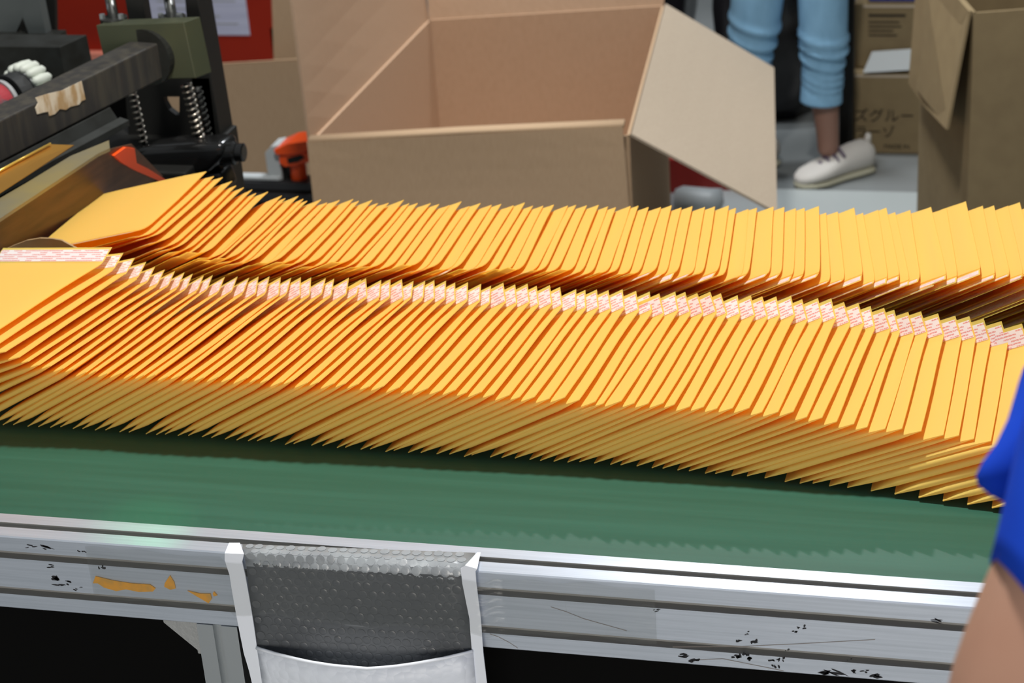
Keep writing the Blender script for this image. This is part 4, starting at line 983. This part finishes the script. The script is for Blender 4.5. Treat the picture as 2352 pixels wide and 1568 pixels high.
EE = [('pelvis', 'waist'), ('waist', 'chest'), ('chest', 'neck'), ('neck', 'head0'), ('head0', 'head1'), ('chest', 'sh'), ('sh', 'mid'), ('mid', 'pre'), ('pre', 'el'), ('el', 'fa'), ('fa', 'wr'), ('wr', 'pm'), ('chest', 'sf'), ('sf', 'ef'), ('ef', 'wf'), ('wf', 'mf'),
      ('pelvis', 'h1'), ('h1', 'k1'), ('k1', 'a1'), ('a1', 'f1'), ('pelvis', 'h2'), ('h2', 'k2'), ('k2', 'a2'), ('a2', 'f2')]
skin_body('body', J, EE, M['skin'], op)
# shirt torso and near sleeve: sleeve ends in a loose flared hem
V, F = tube([Vector((tc_.x + .03, tc_.y, 1.00)), Vector((tc_.x + .02, tc_.y, 1.16)), Vector((tc_.x, tc_.y, sh.z - .10)), Vector((tc_.x - .005, tc_.y, sh.z + .02)), Vector((tc_.x - .01, tc_.y, sh.z + .06))], [.165, .16, .175, .14, .075], 36, squash=(.8, 1.2), up=(1, 0, 0))
part('shirt', V, F, M['blue_shirt'], op, smooth=True)
ax = (el_ - sh).normalized()
hemc = at_d(2520, 1230, .86)
def sleeve(c0, c1, r0, r1, name, wob, seed, shear=0.0):
    c0, c1 = Vector(c0), Vector(c1); n, seg = 14, 36; pts = [c0.lerp(c1, i / n) for i in range(n + 1)]; rad = [r0 + (r1 - r0) * i / n for i in range(n + 1)]
    V, F = tube(pts, rad, seg, caps=False); rnd = random.Random(seed); ph = rnd.uniform(0, 6)
    for i in range(n + 1):
        for k in range(seg):
            w = 2 * PI * k / seg; t = i / n; c = pts[i]
            V[i * seg + k] = c + (Vector(V[i * seg + k]) - c) * (1 + wob * t * (math.sin(3 * w + ph) + .5 * math.sin(5 * w + 2 * t + ph)) + .03 * math.sin(9 * t + 2 * w))
            q = V[i * seg + k] - c; V[i * seg + k] += (c1 - c0).normalized() * (shear * t ** 3 * q.dot(Vector(_r)))
    o = part(name, V, F, M['blue_shirt'], op, smooth=True); s = o.modifiers.new('thick', 'SOLIDIFY'); s.thickness = .0025; s.offset = -1; return o
hemc = at_d(2452, 1566, .86)
sleeve(sh + Vector((.0, 0, .02)), hemc, .058, .050, 'sleeve', .03, 1, 0.9)
sf = Vector((tc_.x, tc_.y + .18, sh.z))
part('shirt_yoke', *tube([sh + (sh - sf) * .08 + Vector((-.005, 0, -.02)), sh, sh.lerp(sf, .25) + Vector((.0, 0, .01)), sh.lerp(sf, .75) + Vector((0, 0, .01)), sf, sf + (sf - sh) * .08 + Vector((0, 0, -.02))], [.045, .075, .088, .088, .075, .045], 28, up=(0, 0, 1)), M['blue_shirt'], op, smooth=True)
sleeve(sf + Vector((0, 0, .02)), Vector((tc_.x - .016, tc_.y + .215, sh.z - .21)), .075, .062, 'sleeve', .03, 2)
# loose fold of the shirt bulging forward above the sleeve hem
fc = at_d(2440, 1010, .93); fe = at_d(2700, 500, .97)
V, F = tube([at_d(2246, 1102, .93), at_d(2268, 1098, .93), at_d(2318, 1088, .93), at_d(2396, 1066, .935), at_d(2480, 1010, .94), at_d(2620, 930, .95), at_d(2800, 800, .96)], [.003, .0085, .0165, .029, .044, .06, .07], 28)
part('shirt_fold', V, F, M['blue_shirt'], op, smooth=True)
part('trousers', *merge(tube([Vector((tc_.x + .04, tc_.y - .09, .94)), Vector((tc_.x + .03, tc_.y - .10, .48)), Vector((tc_.x + .06, tc_.y - .10, .08))], [.11, .08, .06], 20, up=(1, 0, 0)), tube([Vector((tc_.x + .04, tc_.y + .09, .94)), Vector((tc_.x + .03, tc_.y + .10, .48)), Vector((tc_.x + .06, tc_.y + .10, .08))], [.11, .08, .06], 20, up=(1, 0, 0)), tube([Vector((tc_.x + .04, tc_.y, .88)), Vector((tc_.x + .03, tc_.y, 1.04))], [.13, .145], 24, squash=(.8, 1.2), up=(1, 0, 0))), M['dark_shirt'], op, smooth=True)
part('hair', *tube([Vector((tc_.x - .02, tc_.y, sh.z + .22)), Vector((tc_.x - .01, tc_.y, sh.z + .28)), Vector((tc_.x - .01, tc_.y, sh.z + .345)), Vector((tc_.x - .01, tc_.y, sh.z + .375))], [.09, .10, .075, .02], 20), M['hair'], op, smooth=True)

# green indicator lamp above the left end of the front rail
gl = bpy.data.lights.new('green_indicator', 'SPOT'); gl.energy = .5; gl.color = (.05, 1, .35); gl.spot_size = .5; gl.spot_blend = 1; gl.shadow_soft_size = .004
go = bpy.data.objects.new('green_indicator', gl); COL.objects.link(go)
tgt = at_z(325, 1195, 0); go.location = tgt + Vector((-.05, .12, .22)); go.rotation_euler = (tgt - go.location).to_track_quat('-Z', 'Y').to_euler()
